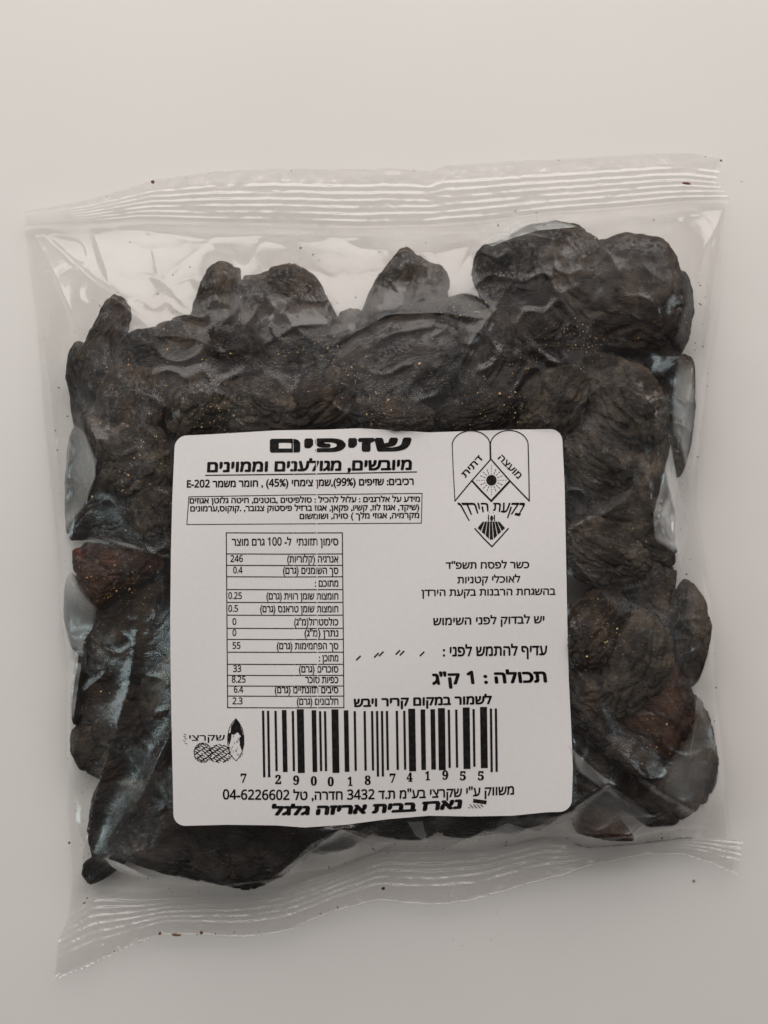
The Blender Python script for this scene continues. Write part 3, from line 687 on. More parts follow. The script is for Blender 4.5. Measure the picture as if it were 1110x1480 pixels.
# back sheet lying on the table
full = np.concatenate([G_TOP[::6], G_BODY[1::12], G_BODY[-1:], G_BOT[6::8], G_BOT[-1:]])[:, ::4]
bx = 555 + (full[..., 0] - 555) * 0.996; by = 740 + (full[..., 1] - 740) * 0.996
bz = 0.00045 + 0.0002 * (1 + noise2(bx / 60, by / 60, 51))
mesh_obj('back_film', P(bx.ravel(), by.ravel(), bz.ravel()), grid_faces(*bx.shape), M_BACK, bag)

# loose folds where the sheet lies double and hazier over the fruit
def fold(pts, mat, lab, inset=0.10, dz=0.00030):
    q = np.array(pts, float); q = poly(np.vstack([q, q[:1]]), np.linspace(0, 1, 121)[:-1]); q = q + 0.9 * np.stack([noise2(q[:, 0] / 9, q[:, 1] / 9, 61), noise2(q[:, 0] / 9, q[:, 1] / 9, 62)], -1)
    c = q.mean(0); rings = np.linspace(0, 1, 22) ** 0.8
    g = c + (q[None] - c) * rings[:, None, None]; g = np.concatenate([g, g[:, :1]], 1)
    z = sample(FILM, g[..., 0].ravel(), g[..., 1].ravel()) + dz
    o = mesh_obj('film_fold', P(g[..., 0].ravel(), g[..., 1].ravel(), z), grid_faces(*g.shape[:2]), mat, bag, label=lab)
    fa = np.repeat(np.clip((1 - rings) / max(inset, 1e-3), 0, 1), g.shape[1])
    a_ = o.data.attributes.new('fade', 'FLOAT', 'POINT'); a_.data.foreach_set('value', fa.astype(np.float32)); return o
def mat_fold(name, milk, tint=(0.72, 0.74, 0.73, 1)):
    m = mat_film(name, milk, 0.22, 0.2); t = m.node_tree
    at = t.nodes.new('ShaderNodeAttribute'); at.attribute_name = 'fade'
    for n_ in list(t.nodes):
        if n_.bl_idname == 'ShaderNodeBsdfDiffuse': n_.inputs[0].default_value = tint
    m1 = [l for l in t.links if l.from_node.bl_idname == 'ShaderNodeMapRange' and l.to_node.bl_idname == 'ShaderNodeMixShader'][0]
    mu = t.nodes.new('ShaderNodeMath'); mu.operation = 'MULTIPLY'; src, dst = m1.from_socket, m1.to_socket
    t.links.remove(m1); t.links.new(src, mu.inputs[0]); t.links.new(at.outputs['Fac'], mu.inputs[1]); t.links.new(mu.outputs[0], dst)
    return m
F1, F2, F3 = mat_fold('folded_film_thin', 0.16), mat_fold('folded_film', 0.34), mat_fold('folded_film_cloudy', 0.62)
fold([(104,612),(120,622),(140,668),(139,690),(122,735),(108,750),(104,780),(92,772),(90,700),(98,650)], F2, 'cloudy grey fold on the upper left side', 0.2)
fold([(100,822),(120,850),(141,880),(134,908),(122,925),(120,950),(100,940),(88,890),(90,850)], F2, 'cloudy grey fold on the middle left side', 0.2)
fold([(102,953),(118,958),(112,1000),(106,1040),(101,1030)], F3, 'narrow grey fold strip on the left side')
fold([(1008,1000),(1032,1050),(1040,1100),(1036,1140),(1014,1168),(985,1182),(925,1160),(960,1110),(995,1070),(1008,1040)], F1, 'grey fold over the rounded prune at the lower right', 0.6)
fold([(982,512),(1002,520),(1006,600),(992,680),(972,620),(972,560)], F2, 'pale fold on the right side below the top right clump', 0.3)
fold([(970,640),(980,700),(979,790),(974,800),(946,780),(943,745),(955,700)], F3, 'pale pointed fold right of the emblem')
fold([(980,700),(998,760),(984,830),(978,780)], F2, 'slim pale fold beside the pointed one')
fold([(395,1266),(440,1235),(492,1198),(530,1212),(565,1218),(545,1230),(470,1256)], F2, 'triangular milky fold below the label', 0.12)
fold([(762,1212),(820,1174),(880,1134),(908,1152),(945,1182),(912,1206),(860,1206)], F1, 'arched milky fold at the lower right', 0.1)
fold([(640,1228),(700,1200),(735,1190),(790,1205),(770,1222),(700,1228)], F2, 'milky wave of film below the label', 0.25)
fold([(696,352),(735,330),(800,318),(838,328),(790,330),(735,346),(712,356)], F2, 'greenish cap of film on the top right clump')
fold([(148,1238),(180,1250),(220,1272),(176,1262),(160,1252)], F3, 'small pale lip of film at the lower left')
fold([(588,1188),(612,1186),(617,1218),(600,1208)], F1, 'small film shard under the label edge')
fold([(820,1075),(860,1112),(890,1135),(870,1140),(835,1115)], F2, 'pale wedge of film at the lower right label edge', 0.3)

# ------------------------------------------------------------------ label sheet
rv = 17 / 570.0
vs = np.concatenate([rv * (1 - np.cos(np.linspace(0, np.pi / 2, 9))), np.linspace(rv, 1 - rv, 90)[1:-1], 1 - rv * (1 - np.cos(np.linspace(np.pi / 2, 0, 9)))])
us = np.linspace(0, 1, 110)
ins = np.zeros_like(vs)
for i, v in enumerate(vs):
    dd = min(v, 1 - v)
    ins[i] = rv - math.sqrt(max(0, rv * rv - (rv - dd) ** 2)) if dd < rv else 0
UU = ins[:, None] + us[None] * (1 - 2 * ins[:, None]); VV = vs[:, None] + 0 * UU
lp = label_px(UU.ravel(), VV.ravel())
lz = label_z(lp[:, 0], lp[:, 1])
nr, nc_ = UU.shape
lt = P(lp[:, 0], lp[:, 1], lz); lbm = lt - np.array([0, 0, 0.00014])
gf = grid_faces(nr, nc_); N = nr * nc_
idx = np.arange(N).reshape(nr, nc_)
ring = np.concatenate([idx[0, :], idx[1:, -1], idx[-1, -2::-1], idx[-2:0:-1, 0]])
side = np.stack([ring, np.roll(ring, -1), np.roll(ring, -1) + N, ring + N], -1)
label = mesh_obj('label', np.concatenate([lt, lbm]), np.concatenate([gf, gf[:, ::-1] + N, side]), M_PAPER, bag, label='white paper label with rounded corners and black Hebrew print')
# smooth shading must not round the thin edge
sm_flag = np.ones(len(label.data.polygons), bool); sm_flag[2 * len(gf):] = False
label.data.polygons.foreach_set('use_smooth', sm_flag)
se = label.modifiers.new('edge', 'EDGE_SPLIT'); se.split_angle = R(40)

def lift(px, py, dz=0.00007): return P(px, py, label_z(px, py) + dz)

# ------------------------------------------------------------------ print
LTR = re.compile(r"[0-9A-Za-z]+(?:[-.][0-9]+)*%?")
def vis(s):
    """logical Hebrew -> left-to-right glyph order"""
    r = s[::-1].translate(str.maketrans('()', ')('))
    return re.sub(r"%?(?:[0-9]+[-.])*[0-9A-Za-z]+", lambda m: m.group(0)[::-1], r)
def text_tris(body, bold=0.0, spacing=1.0, bx=1.0, by=1.0):
    """flat glyph triangles; bold = heavier strokes made by overprinting shifted copies"""
    c = bpy.data.curves.new('t', 'FONT'); c.body = body; c.resolution_u = 3; c.fill_mode = 'NONE'
    c.space_character = spacing
    o = bpy.data.objects.new('t', c); COL.objects.link(o)
    bpy.context.view_layer.update()
    me = bpy.data.meshes.new_from_object(o.evaluated_get(bpy.context.evaluated_depsgraph_get()))
    P2 = [tuple(x.co[:2]) for x in me.vertices]; nb = {}
    for e in me.edges:
        a, b = e.vertices; nb.setdefault(a, []).append(b); nb.setdefault(b, []).append(a)
    bpy.data.objects.remove(o); bpy.data.curves.remove(c); bpy.data.meshes.remove(me)
    seen = set(); cons = []
    for a in range(len(P2)):
        if a in seen or a not in nb: continue
        loop = [a]; seen.add(a); cur = a
        while True:
            nx = [b for b in nb[cur] if b not in seen]
            if not nx: break
            cur = min(nx); seen.add(cur); loop.append(cur)
        if len(loop) > 2: cons.append([P2[q] for q in loop])
    def ar(q): return 0.5 * sum(q[k][0] * q[(k + 1) % len(q)][1] - q[(k + 1) % len(q)][0] * q[k][1] for k in range(len(q)))
    def pin(p, q):
        r = False; k = len(q) - 1
        for m in range(len(q)):
            if (q[m][1] > p[1]) != (q[k][1] > p[1]) and p[0] < (q[k][0] - q[m][0]) * (p[1] - q[m][1]) / (q[k][1] - q[m][1]) + q[m][0]: r = not r
            k = m
        return r
    areas = [ar(q) for q in cons]; bb = [(min(p[0] for p in q), max(p[0] for p in q)) for q in cons]; holes = {}; isl = set()
    for a in range(len(cons)):
        for b in range(len(cons)):
            if a != b and areas[a] * areas[b] < 0 and abs(areas[b]) > abs(areas[a]) and bb[b][0] <= bb[a][0] and bb[b][1] >= bb[a][1] and pin(cons[a][0], cons[b]):
                holes.setdefault(b, []).append(a); isl.add(a); break
    V = []; F = []
    for a in range(len(cons)):
        if a in isl: continue
        grp = [cons[a]] + [cons[h_] for h_ in holes.get(a, [])]
        tri = tessellate_polygon([[Vector((p[0], p[1], 0)) for p in q] for q in grp]); b0 = len(V)
        for q in grp: V += q
        F += [[b0 + t for t in tr] for tr in tri]
    v = np.array(V).reshape(-1, 2); f = np.array(F, int).reshape(-1, 3)
    if bold > 0:
        off = [(0, 0)] + [(bold * bx * math.cos(a), bold * by * math.sin(a)) for a in np.linspace(0, 2 * np.pi, 6, endpoint=False)]
        if bold > 0.035: off += [(bold * .5 * bx * math.cos(a), bold * .5 * by * math.sin(a)) for a in np.linspace(0.5, 6.78, 5, endpoint=False)]
        if bold > 0.07: off += [(bold * .8 * bx * math.cos(a), bold * .8 * by * math.sin(a)) for a in np.linspace(0.3, 6.58, 10, endpoint=False)]
        k = len(v); f = np.concatenate([f + k * i for i in range(len(off))]); v = np.concatenate([v + np.array(q) for q in off])
    return v, f
SERIF = {ord(str(i)): chr(0x1D7CE + i) for i in range(10)}
SANS = {ord(str(i)): chr(0x1D7E2 + i) for i in range(10)}
_v, _f = text_tris('ם'); HEB = _v[:, 1].max()
_v, _f = text_tris(chr(0x1D7E2)); DIG = _v[:, 1].max()
class Ink:
    """collects flat print in photo pixels, laid on the label sheet"""
    def __init__(s): s.v = []; s.f = []; s.n = 0
    def add(s, v, f):
        v = np.asarray(v, float); f = np.asarray(f, int)
        if len(f) == 0: return
        s.v.append(v); s.f.append(f + s.n); s.n += len(v)
    def text(s, body, xl, xr, yl, yr, h, bold=0.0, slant=0.0, rtl=True, ref=None, sag=0.0, hl=1.0, hr=1.0, bx=1.0, by=1.0, dig=SANS):
        v, f = text_tris((vis(body) if rtl else body).translate(dig), bold, bx=bx, by=by)
        v = v.copy(); x0, x1 = v[:, 0].min(), v[:, 0].max()
        t = (v[:, 0] - x0) / (x1 - x0); yy = v[:, 1] / (ref or HEB) * h * (hl + (hr - hl) * t)
        x = xl + t * (xr - xl) + slant * yy
        y = yl + t * (yr - yl) + sag * 4 * t * (1 - t) - yy
        s.add(np.stack([x, y], -1), f)
    def rot_text(s, body, cx, cy, length, h, ang, bold=0.0):
        v, f = text_tris(vis(body), bold); v = v.copy()
        x0, x1 = v[:, 0].min(), v[:, 0].max()
        x = ((v[:, 0] - x0) / (x1 - x0) - 0.5) * length; y = (v[:, 1] / HEB - 0.5) * h
        a = R(ang); s.add(np.stack([cx + x * math.cos(a) - y * math.sin(a), cy - x * math.sin(a) - y * math.cos(a)], -1), f)
    def line(s, pts, w, n=0, w2=None):
        q = np.array(pts, float)
        for i in range(len(q) - 1):
            a, b = q[i], q[i + 1]; L = np.hypot(*(b - a)); k = max(1, int(L / 14))
            d = (b - a) / max(L, 1e-6); nn = np.array([-d[1], d[0]]) * w / 2
            t = np.linspace(0, 1, k + 1)[:, None]; c = a + (b - a) * t
            c[0] -= d * w * 0.4 if L > w else 0; c[-1] += d * w * 0.4 if L > w else 0
            v = np.stack([c + nn, c - nn], 1).reshape(-1, 2)
            f = []
            for j in range(k): f += [(2 * j, 2 * j + 1, 2 * j + 3), (2 * j, 2 * j + 3, 2 * j + 2)]
            s.add(v, f)
    def fan(s, pts):
        q = np.array(pts, float); c = q.mean(0); v = np.concatenate([[c], q]); k = len(q)
        s.add(v, [(0, 1 + i, 1 + (i + 1) % k) for i in range(k)])
    def disc(s, cx, cy, rx, ry=None, k=20):
        ry = ry or rx; a = np.linspace(0, 2 * np.pi, k, endpoint=False)
        s.fan(np.stack([cx + rx * np.cos(a), cy + ry * np.sin(a)], -1))
    def build(s, name, dz=0.00007, mat=None):
        v = np.concatenate(s.v); f = np.concatenate(s.f)
        # face up
        a, b, c = v[f[:, 0]], v[f[:, 1]], v[f[:, 2]]
        cr = (b[:, 0] - a[:, 0]) * (c[:, 1] - a[:, 1]) - (b[:, 1] - a[:, 1]) * (c[:, 0] - a[:, 0])
        f = np.where((cr > 0)[:, None], f[:, ::-1], f)
        w = lift(v[:, 0], v[:, 1], dz)
        return mesh_obj(name, w, f, mat or M_INK, label, smooth=False)

k = Ink(); k.text('שזיפים', 390, 595, 652.5, 650.5, 16.5, bold=0.080, bx=0.5, by=0.95); k.build('heading_text')
k = Ink(); k.text('מיובשים, מגולענים וממוינים', 299, 595, 682, 678.5, 13.5, bold=0.042, slant=0.05)
k.line([(297, 687), (450, 685), (602, 682)], 1.6); k.build('subheading_text')
k = Ink(); k.text('רכיבים: שזיפים (99%),שמן צימחי (45%) , חומר משמר E-202', 270, 598, 704.5, 700.5, 8.8, bold=0.034); k.build('ingredients_text')
k = Ink()
k.line([(273, 718), (440, 715), (610, 713)], 1.1); k.line([(610, 713), (609, 756)], 1.1); k.line([(609, 756), (440, 757), (270, 758)], 1.1); k.line([(270, 758), (273, 718)], 1.1)
k.text('מידע על אלרגנים : עלול להכיל : סולפיטים ,בוטנים, חיטה גלוטן אגוזים', 274, 607, 727.5, 725, 7.2, bold=0.030)
k.text('(שיקד, אגוז לוז, קשיו, פקאן, אגוז ברזיל פיסטוק צנובר, .קוקוס,ערמונים', 275, 606, 739, 737, 7.2, bold=0.030)
k.text('מקרמיה, אגוזי מלך ) סויה, ושומשום', 433, 606, 750, 748.5, 7.2, bold=0.030)
k.build('allergen_text_box')

# nutrition table
k = Ink()
rows = [770, 800.5, 817, 833.5, 852, 870.5, 889, 908, 924, 942.5, 960, 976, 991.4, 1006, 1022.7]
for y in rows:
    t = (y - 770) / 253; k.line([(327 + 2 * t, y), (410, y + 0.3), (495 + 2 * t, y)], 1.35)
k.line([(327, 770), (328, 900), (329, 1023)], 1.35); k.line([(494.8, 770), (496, 900), (497, 1023)], 1.35)
k.build('nutrition_table_grid')
k = Ink()
k.text('סימון תזונתי  ל- 100 גרם מוצר', 335, 489, 788.5, 788, 9.6, bold=0.020)
TR = [('אנרגיה (קלוריות)', 415, '246', 333, 351), ('סך השומנים (גרם)', 409, '0.4', 337, 350.5), ('מתוכם :', 455, None, 0, 0), ('חומצות שומן רווית (גרם)', 385, '0.25', 330, 349.5),
      ('חומצות שומן טראנס (גרם)', 376, '0.5', 330, 344), ("כולסטרול(מ''ג)", 425, '0', 336, 341.5), ("נתרן (מ''ג)", 440, '0', 336, 341.5), ('סך הפחמימות (גרם)', 400, '55', 336, 347.5),
      ('מתוכן :', 461, None, 0, 0), ('סוכרים (גרם)', 432, '33', 337, 348.5), ('כפיות סוכר', 441, '8.25', 335, 355), ('סיבים תזונתיים (גרם)', 397, '6.4', 338, 351.5), ('חלבונים (גרם)', 429, '2.3', 336, 350.5)]
for i, (s, xl, val, a, b) in enumerate(TR):
    y0, y1 = rows[i + 1], rows[i + 2]; yb = y1 - 4.2
    k.text(s, xl, 489, yb, yb, 8.8, bold=0.022)
    if val: k.text(val, a, b, yb - 0.8, yb - 0.8, 9.6, rtl=False, ref=DIG, bold=0.018)
k.build('nutrition_table_text')

k = Ink()
k.text("כשר לפסח תשפ''ד", 644, 765, 822, 821, 9.0, bold=0.024)
k.text('לאוכלי קטניות', 661, 752, 843, 841.5, 9.0, bold=0.022)
k.text('בהשגחת הרבנות בקעת הירדן', 609, 803, 861.5, 859.5, 9.0, bold=0.022)
k.text('יש לבדוק לפני השימוש', 626, 787, 903.5, 900.5, 10, bold=0.024)
k.build('kosher_text')
k = Ink(); k.text('עדיף להתמש לפני :', 640, 791, 948.5, 946.5, 13, bold=0.028)
# what is left legible of nothing: remnants of the struck-out date print
for x, y in ((518, 951), (544, 947), (551, 945), (575, 943), (581, 944), (610, 945)):
    k.line([(x - 2.6, y + 2.6), (x + 2.6, y - 2.6)], 2.2)
k.build('best_before_text')
k = Ink(); k.text("תכולה : 1 ק''ג", 625, 791, 989, 985.5, 14.5, bold=0.042, slant=-0.12); k.build('net_weight_text')
k = Ink(); k.text('לשמור במקום קריר ויבש', 511, 711, 1021.5, 1017, 11, bold=0.040); k.build('storage_text')
k = Ink(); k.text("משווק ע''י שקרצי בע''מ ת.ד 3432 חדרה, טל 04-6226602", 322, 743, 1155, 1148, 11.6, bold=0.026, sag=3.5)
k.build('distributor_text')
k = Ink(); k.text('נארז בבית אריזה גלגל', 391, 667, 1177.5, 1167.5, 11.5, bold=0.060, slant=0.15, by=1.2, sag=2.5)
k.line([(686, 1157.5), (701, 1159.5)], 5.5)
for i in range(8):
    for j in range(3):
        if (i + j) % 2 == 0: k.line([(679 + i * 2.6 - j, 1163 + j * 2.0), (681 + i * 2.6 - j, 1163.8 + j * 2.0)], 1.0)
k.build('packer_text')

# barcode (EAN-13)
code = '7290018741955'
Lc = ['0001101', '0011001', '0010011', '0111101', '0100011', '0110001', '0101111', '0111011', '0110111', '0001011']
Gc = [''.join('1' if c == '0' else '0' for c in s)[::-1] for s in Lc]; Rc = [''.join('1' if c == '0' else '0' for c in s) for s in Lc]
par = ['LLLLLL', 'LLGLGG', 'LLGGLG', 'LLGGGL', 'LGLLGG', 'LGGLLG', 'LGGGLL', 'LGLGLG', 'LGLGGL', 'LGGLGL'][int(code[0])]
bits = '101' + ''.join((Lc if p == 'L' else Gc)[int(d)] for p, d in zip(par, code[1:7])) + '01010' + ''.join(Rc[int(d)] for d in code[7:]) + '101'
k = Ink()
i = 0
while i < 95:
    if bits[i] == '1':
        j = i
        while j < 95 and bits[j] == '1': j += 1
        a, b = i / 95, j / 95; m_ = (a + b) / 2
        guard = i < 3 or i > 91 or 44 < i < 50
        yt = 1028.5 + 2.2 * math.sin(m_ * 3.1) - 3.5 * m_
        ybm = (1113 + 3.0 * math.sin(m_ * 3.1) - 8 * m_) + (9 if guard else 0)
        xt, wd = 378.5 + m_ * 340, (b - a) * 340 * 0.94
        k.line([(xt, yt), (xt + 1.6 - 1.6 * m_ * 0.3, ybm)], wd)
        i = j
    else: i += 1
k.build('barcode_bars')
k = Ink()
dg = [(352, 1131), (402, 1133), (428, 1134), (453.5, 1135), (478, 1136), (506, 1135.5), (531.5, 1134), (567.5, 1131), (592, 1129.5), (618, 1127.5), (643.5, 1126.5), (669, 1127.5), (695, 1127.5)]
for d, (x, y) in zip(code, dg): k.text(d, x - (4.4 if d != '1' else 3.4), x + (4.4 if d != '1' else 3.4), y, y, 13, rtl=False, ref=DIG, dig=SERIF, bold=0.022)
k.build('barcode_digits')

# emblem
k = Ink()
def arc(cx, cy, rx, ry, a0, a1, n=22): 
    t = np.radians(np.linspace(a0, a1, n)); return np.stack([cx + rx * np.cos(t), cy - ry * np.sin(t)], -1)
k.line(arc(681, 644, 27.5, 21.5, 180, 0), 1.5); k.line(arc(736, 644, 27.5, 22, 180, 0), 1.5)
k.line([(653.7, 643), (655, 680), (657.5, 723)], 1.2); k.line([(763.3, 642), (764.5, 690), (765, 723)], 1.6)
k.line([(708.5, 641), (709, 664)], 2.4)
k.line([(709.5, 663.5), (682, 694.5), (657.5, 724)], 1.8); k.line([(709.5, 663.5), (737, 695), (765, 724)], 2.0)
k.line([(682, 694.5), (696, 710), (710, 724)], 2.6); k.line([(737, 695), (724, 709), (710, 724)], 3.0)
k.disc(710.3, 694, 7.6, 7.8)
for q in range(16):
    a = math.radians(q * 22.5); ln = 22 if q % 4 == 0 else 17.5
    for r0 in np.arange(9.5, ln, 3.6 if q % 4 == 0 else 4.6):
        L_ = 1.0 if q % 4 == 0 else 2.8
        k.line([(710.3 + r0 * math.cos(a), 694 + r0 * math.sin(a)), (710.3 + (r0 + L_) * math.cos(a), 694 + (r0 + L_) * math.sin(a))], 0.8)
k.rot_text('דתית', 682.5, 674, 38, 8.5, 47, bold=0.02); k.rot_text('מועצה', 737, 674.5, 42, 8.5, -45, bold=0.02)
# flared district name: letters lean and grow towards the ends
v, f = text_tris(vis('בקעת הירדן'), 0.02); v = v.copy(); x0, x1 = v[:, 0].min(), v[:, 0].max()
t = (v[:, 0] - x0) / (x1 - x0); yy = 1 - v[:, 1] / HEB
hh = 10.5 + 8 * np.abs(t - 0.5) * 2 * (np.abs(t - 0.5) > 0)
X = 661 + t * 101; X = X + (0.5 - t) * 1.15 * yy * hh
k.add(np.stack([X, 727 + yy * hh], -1), f)
k.line([(706, 745), (706, 752)], 1.6); k.disc(710.5, 749, 2.2, 4.2, 10); k.line([(714.6, 745), (714.6, 752)], 1.6); k.line([(711, 748), (715, 749)], 1.2)
for xx_, yy_ in ((707.5, 740), (713, 741), (706, 743)): k.disc(xx_, yy_, 0.6, 0.6, 6)
tops = np.linspace(-1, 1, 8)
for i in range(7):
    a, b = tops[i] + 0.03, tops[i + 1] - 0.03
    def tp(s): return (709.6 + s * 12.5 * (1 - 0.0), 753.5 + 0.5 * s * s)
    def bt(s): return (710.2 + s * 20.5, 782 - abs(s) * 19.5)
    k.fan([tp(a), tp(b), bt(b), bt(a)])
k.line([(686.5, 764), (699, 778), (711, 790)], 1.9); k.line([(711, 790), (722, 778), (734.5, 764)], 1.9)
k.build('council_emblem')

# almond and peanut drawing
k = Ink()
rs = random.Random(3)
alm = [(341, 1038.5), (346, 1045), (350.5, 1054), (352.5, 1065), (352.5, 1076), (350, 1086), (346, 1094), (341.5, 1099.5), (335, 1094), (331, 1086), (329, 1075), (329, 1064), (331.5, 1052), (336, 1044), (341, 1038.5)]
k.line(alm, 1.0)
k.fan([(341, 1039), (346, 1046), (350, 1056), (351.5, 1066), (348, 1064), (343.5, 1058), (338, 1062), (333, 1060), (334, 1050)])
k.fan([(351.8, 1062), (352.6, 1074), (350, 1086), (347, 1078), (346, 1066)])
k.fan([(330, 1060), (335, 1058), (334, 1068), (331, 1078), (329.4, 1070)])
for i in range(26):
    x = 331 + rs.random() * 20; y = 1062 + rs.random() * 30; k.line([(x, y), (x + rs.uniform(-.6, .6), y + 2.6)], 0.6)
def inpea(x, y): return ((x - 293) / 12.5) ** 2 + ((y - 1087) / 13.5) ** 2 < 1 or (((x - 318) / 19) ** 2 + ((y - 1089) / 13.5) ** 2 < 1 and x < 334)
for y in np.arange(1074.5, 1103, 2.3):
    run = []
    for x in np.arange(279, 336, 1.5):
        yy_ = y + 1.3 * math.sin(x * 0.55 + y * 0.8)
        if inpea(x, yy_) and rs.random() > 0.09: run.append((x, yy_))
        else:
            if len(run) > 1: k.line(run, 1.3)
            run = []
    if len(run) > 1: k.line(run, 1.3)
for t in np.linspace(0, 2 * np.pi, 40):
    x, y = 293 + 12.5 * math.cos(t), 1087 + 13.5 * math.sin(t); k.line([(x, y), (x + rs.uniform(-1, 1), y + 1.5)], 1.2)
k.text('שקרצי', 273.5, 325, 1070.5, 1070, 7.8, bold=0.012)
for x, y in ((267.5, 1061), (267, 1064), (268.5, 1067), (266.5, 1070), (269, 1074)): k.line([(x - 1.6, y), (x + 1.4, y + 1.2)], 0.8)
k.build('almond_peanut_logo')

# ------------------------------------------------------------------ crumbs
def crumbs(name, pts, mat, **props):
    """pts: (x,y,z,r) world; lumpy little grains"""
    base = np.array([[1, 0, 0], [-1, 0, 0], [0, 1, 0], [0, -1, 0], [0, 0, 1], [0, 0, -1]], float)
    fc = np.array([[0, 2, 4], [2, 1, 4], [1, 3, 4], [3, 0, 4], [2, 0, 5], [1, 2, 5], [3, 1, 5], [0, 3, 5]])
    V = []; F = []; rs = np.random.RandomState(4)
    for i, (x, y, z, r) in enumerate(pts):
        a = rs.uniform(0, 6.28); v = base * rs.uniform(0.55, 1.5, (6, 1)) * r
        ca, sa = math.cos(a), math.sin(a); v = v @ np.array([[ca, sa, 0], [-sa, ca, 0], [0, 0, 0.6]]).T
        V.append(v + (x, y, z)); F.append(fc + 6 * i)
    return mesh_obj(name, np.concatenate(V), np.concatenate(F), mat, smooth=False, **props)

MASS = blur((OB > 0.004).astype(float), 1)
EDGE = blur((OB > 0.004).astype(float), 10); EDGE = np.clip(1 - np.abs(EDGE - 0.30) * 3.0, 0, 1) * (MASS < 0.5) * BODY
rs = np.random.RandomState(21)
gold = []
clus = [(240, 510), (155, 530), (310, 520), (230, 575), (420, 510), (500, 535), (480, 500), (560, 575), (760, 520), (745, 590), (850, 500), (700, 590), (540, 600), (180, 830), (200, 850), (150, 840), (190, 700), (170, 960), (860, 890), (930, 1080), (940, 1060), (820, 480), (690, 445), (650, 440), (340, 600), (300, 600), (1000, 470), (880, 930), (640, 560), (200, 630)]
while len(gold) < 900:
    if rs.rand() < 0.62: c_ = clus[rs.randint(len(clus))]; x, y = c_[0] + rs.normal(0, 17), c_[1] + rs.normal(0, 15)
    else: x, y = rs.uniform(100, 1030), rs.uniform(340, 1270)
    xi, yi = int(x / S), int(y / S)
    if MASS[yi, xi] < 0.6 or LAB[yi, xi]: continue
    if y > 950 and rs.rand() < 0.5: continue
    z = FILM[yi, xi] - 0.00005; r = rs.choice([0.00009, 0.00013, 0.00019, 0.0003], p=[0.62, 0.28, 0.08, 0.02])
    gold.append((*P(np.array(x), np.array(y), z)[:2], z, r))
crumbs('amber_crumbs', gold, M_GOLD, kind='stuff', label='tiny amber crumbs glinting under the bag film among the prunes', category='crumbs')
dk = []
while len(dk) < 420:
    x, y = rs.uniform(60, 1040), rs.uniform(330, 1290); xi, yi = int(x / S), int(y / S)
    if rs.rand() > EDGE[yi, xi] ** 1.2: continue
    z = max(FILM[yi, xi] - 0.0003, 0.0006); r = rs.choice([0.00012, 0.00018, 0.00028], p=[0.7, 0.22, 0.08])
    dk.append((*P(np.array(x), np.array(y), z)[:2], z, r))
for (x, y) in ((188, 350), (275, 386), (228, 425), (452, 368), (548, 364), (745, 305), (775, 308), (720, 325), (945, 318), (120, 520), (85, 560), (80, 622), (960, 800), (992, 830), (1008, 660)):
    z = max(FILM[int(y / S), int(x / S)] - 0.0003, 0.0006); dk.append((*P(np.array(float(x)), np.array(float(y)), z)[:2], z, 0.0003))
crumbs('dark_crumbs', dk, M_CRUMB, kind='stuff', label='fine dark prune dust clinging inside the bag film around the pile', category='crumbs')
# brown crumbs caught on the seals and on the table
def crumb_thing(px, py, z, r, lab, stretch=(1, 1, 0.6), ang=0, mat=M_RUST, seed=0):
    r = r * 0.72; d = ICO5; v = d * (1 + 0.35 * noise3(d * 1.7 + seed * 3.1, seed))[:, None] * np.array(stretch) * r
    v = v @ np.array(Euler((0, 0, R(ang))).to_matrix()).T
    c = P(np.array(float(px)), np.array(float(py)), z)
    o = mesh_obj('crumb', v, ICO5_F, mat, label=lab, category='crumb'); o.location = c; return o
bm = bmesh.new(); bmesh.ops.create_icosphere(bm, subdivisions=3, radius=1)
ICO5 = np.array([v.co[:] for v in bm.verts]); ICO5_F = np.array([[v.index for v in f.verts] for f in bm.faces]); bm.free()
crumb_thing(221, 263, 0.0040, 0.0007, 'small round brown crumb on the upper edge of the top seal, at left', seed=1)
crumb_thing(992, 265, 0.0048, 0.0018, 'flat rust-brown sliver on the top seal near the right corner', (1, 0.28, 0.25), -8, seed=2)
crumb_thing(1042, 232, 0.0040, 0.0004, 'tiny brown crumb at the tip of the top right corner', seed=3)
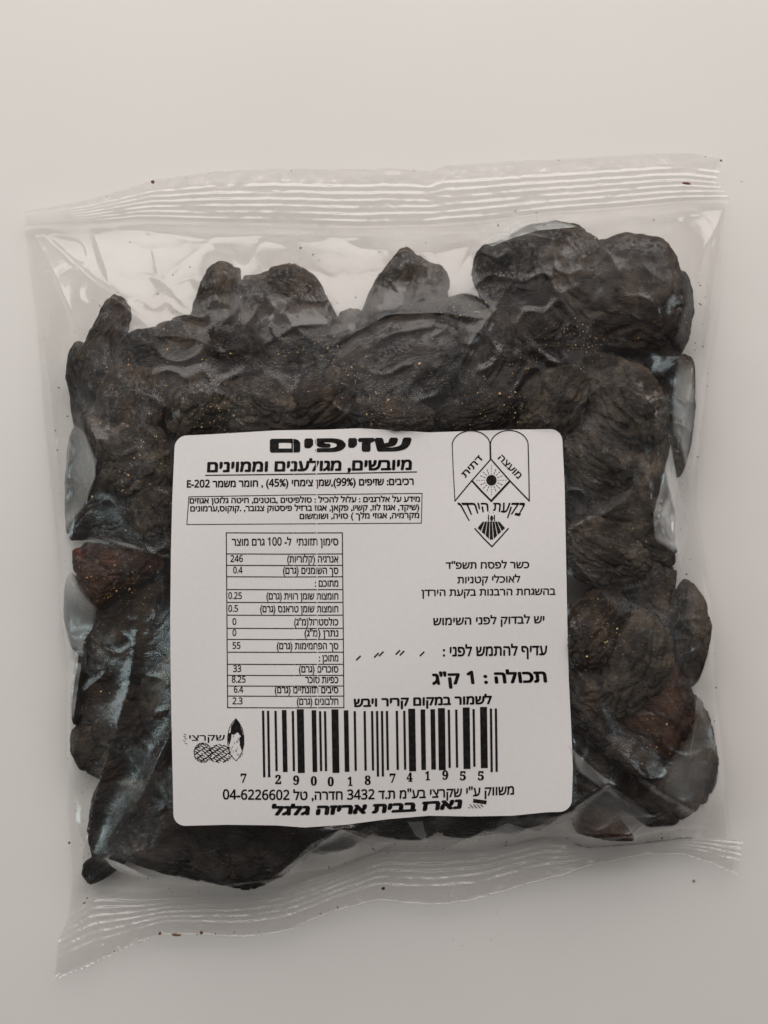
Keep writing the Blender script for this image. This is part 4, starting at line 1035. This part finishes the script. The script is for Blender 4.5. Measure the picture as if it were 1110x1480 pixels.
crumb_thing(1003, 1273, 0.0003, 0.0005, 'tan crumb lying on the table below the bag\'s bottom right corner', mat=mat_plain('tan_crumb', (0.36, 0.24, 0.15), 0.6), seed=4)
crumb_thing(255, 1351, 0.0048, 0.0018, 'long rust-coloured crumb on the bottom seal edge, at left', (1, 0.32, 0.3), -6, seed=5)
crumb_thing(231, 1349, 0.0048, 0.0006, 'round rust crumb on the bottom seal edge, left of the long one', seed=6)
crumb_thing(291, 1348, 0.0048, 0.0007, 'dark brown crumb on the bottom seal edge, right of the long one', seed=7)
crumb_thing(554, 1284, 0.0050, 0.0007, 'dark square crumb on the bottom seal in the middle', (1, .8, .6), 20, M_CRUMB, 8)
crumb_thing(100, 1218, 0.0022, 0.0005, 'dark red crumb on the left film edge near the bottom', seed=9)
crumb_thing(122, 1305, 0.0050, 0.0006, 'brown flake above the bottom left corner of the bag', (1, .5, .4), 15, seed=10)
crumb_thing(126, 1298, 0.0050, 0.0004, 'dark fleck just above the brown flake at bottom left', (1, .6, .4), 30, M_CRUMB, 11)
sd = []
for t in np.linspace(0.08, 0.95, 70):
    if rs.rand() < 0.5: continue
    p = poly(BOT, np.array([t]))[0]; sd.append((*P(p[0] + rs.normal(0, 3), p[1] - 3 + rs.normal(0, 2), 0.0044)[:2], 0.0044, rs.choice([.00010, .00016, .00026])))
for t in np.linspace(0.1, 0.97, 60):
    if rs.rand() < 0.5: continue
    p = poly(TOP, np.array([t]))[0]; sd.append((*P(p[0] + rs.normal(0, 3), p[1] + 2 + rs.normal(0, 1), 0.0040)[:2], 0.0040, rs.choice([.00008, .00013, .0002])))
crumbs('seal_crumbs', sd, M_RUST, kind='stuff', label='brown dust along the cut edges of both seals', category='crumbs')
td = [(*P(np.array(x), np.array(y), 0.0001)[:2], 0.0001, r) for x, y, r in ((1072, 262, .0002), (710, 1358, .00018), (655, 1358, .00018), (668, 1367, .0002), (718, 1318, .0002), (865, 108, .00012))]
crumbs('table_dust', td, mat_plain('grey_dust', (0.48, 0.45, 0.42), 0.7), kind='stuff', label='a few faint grey specks on the white table', category='dust')
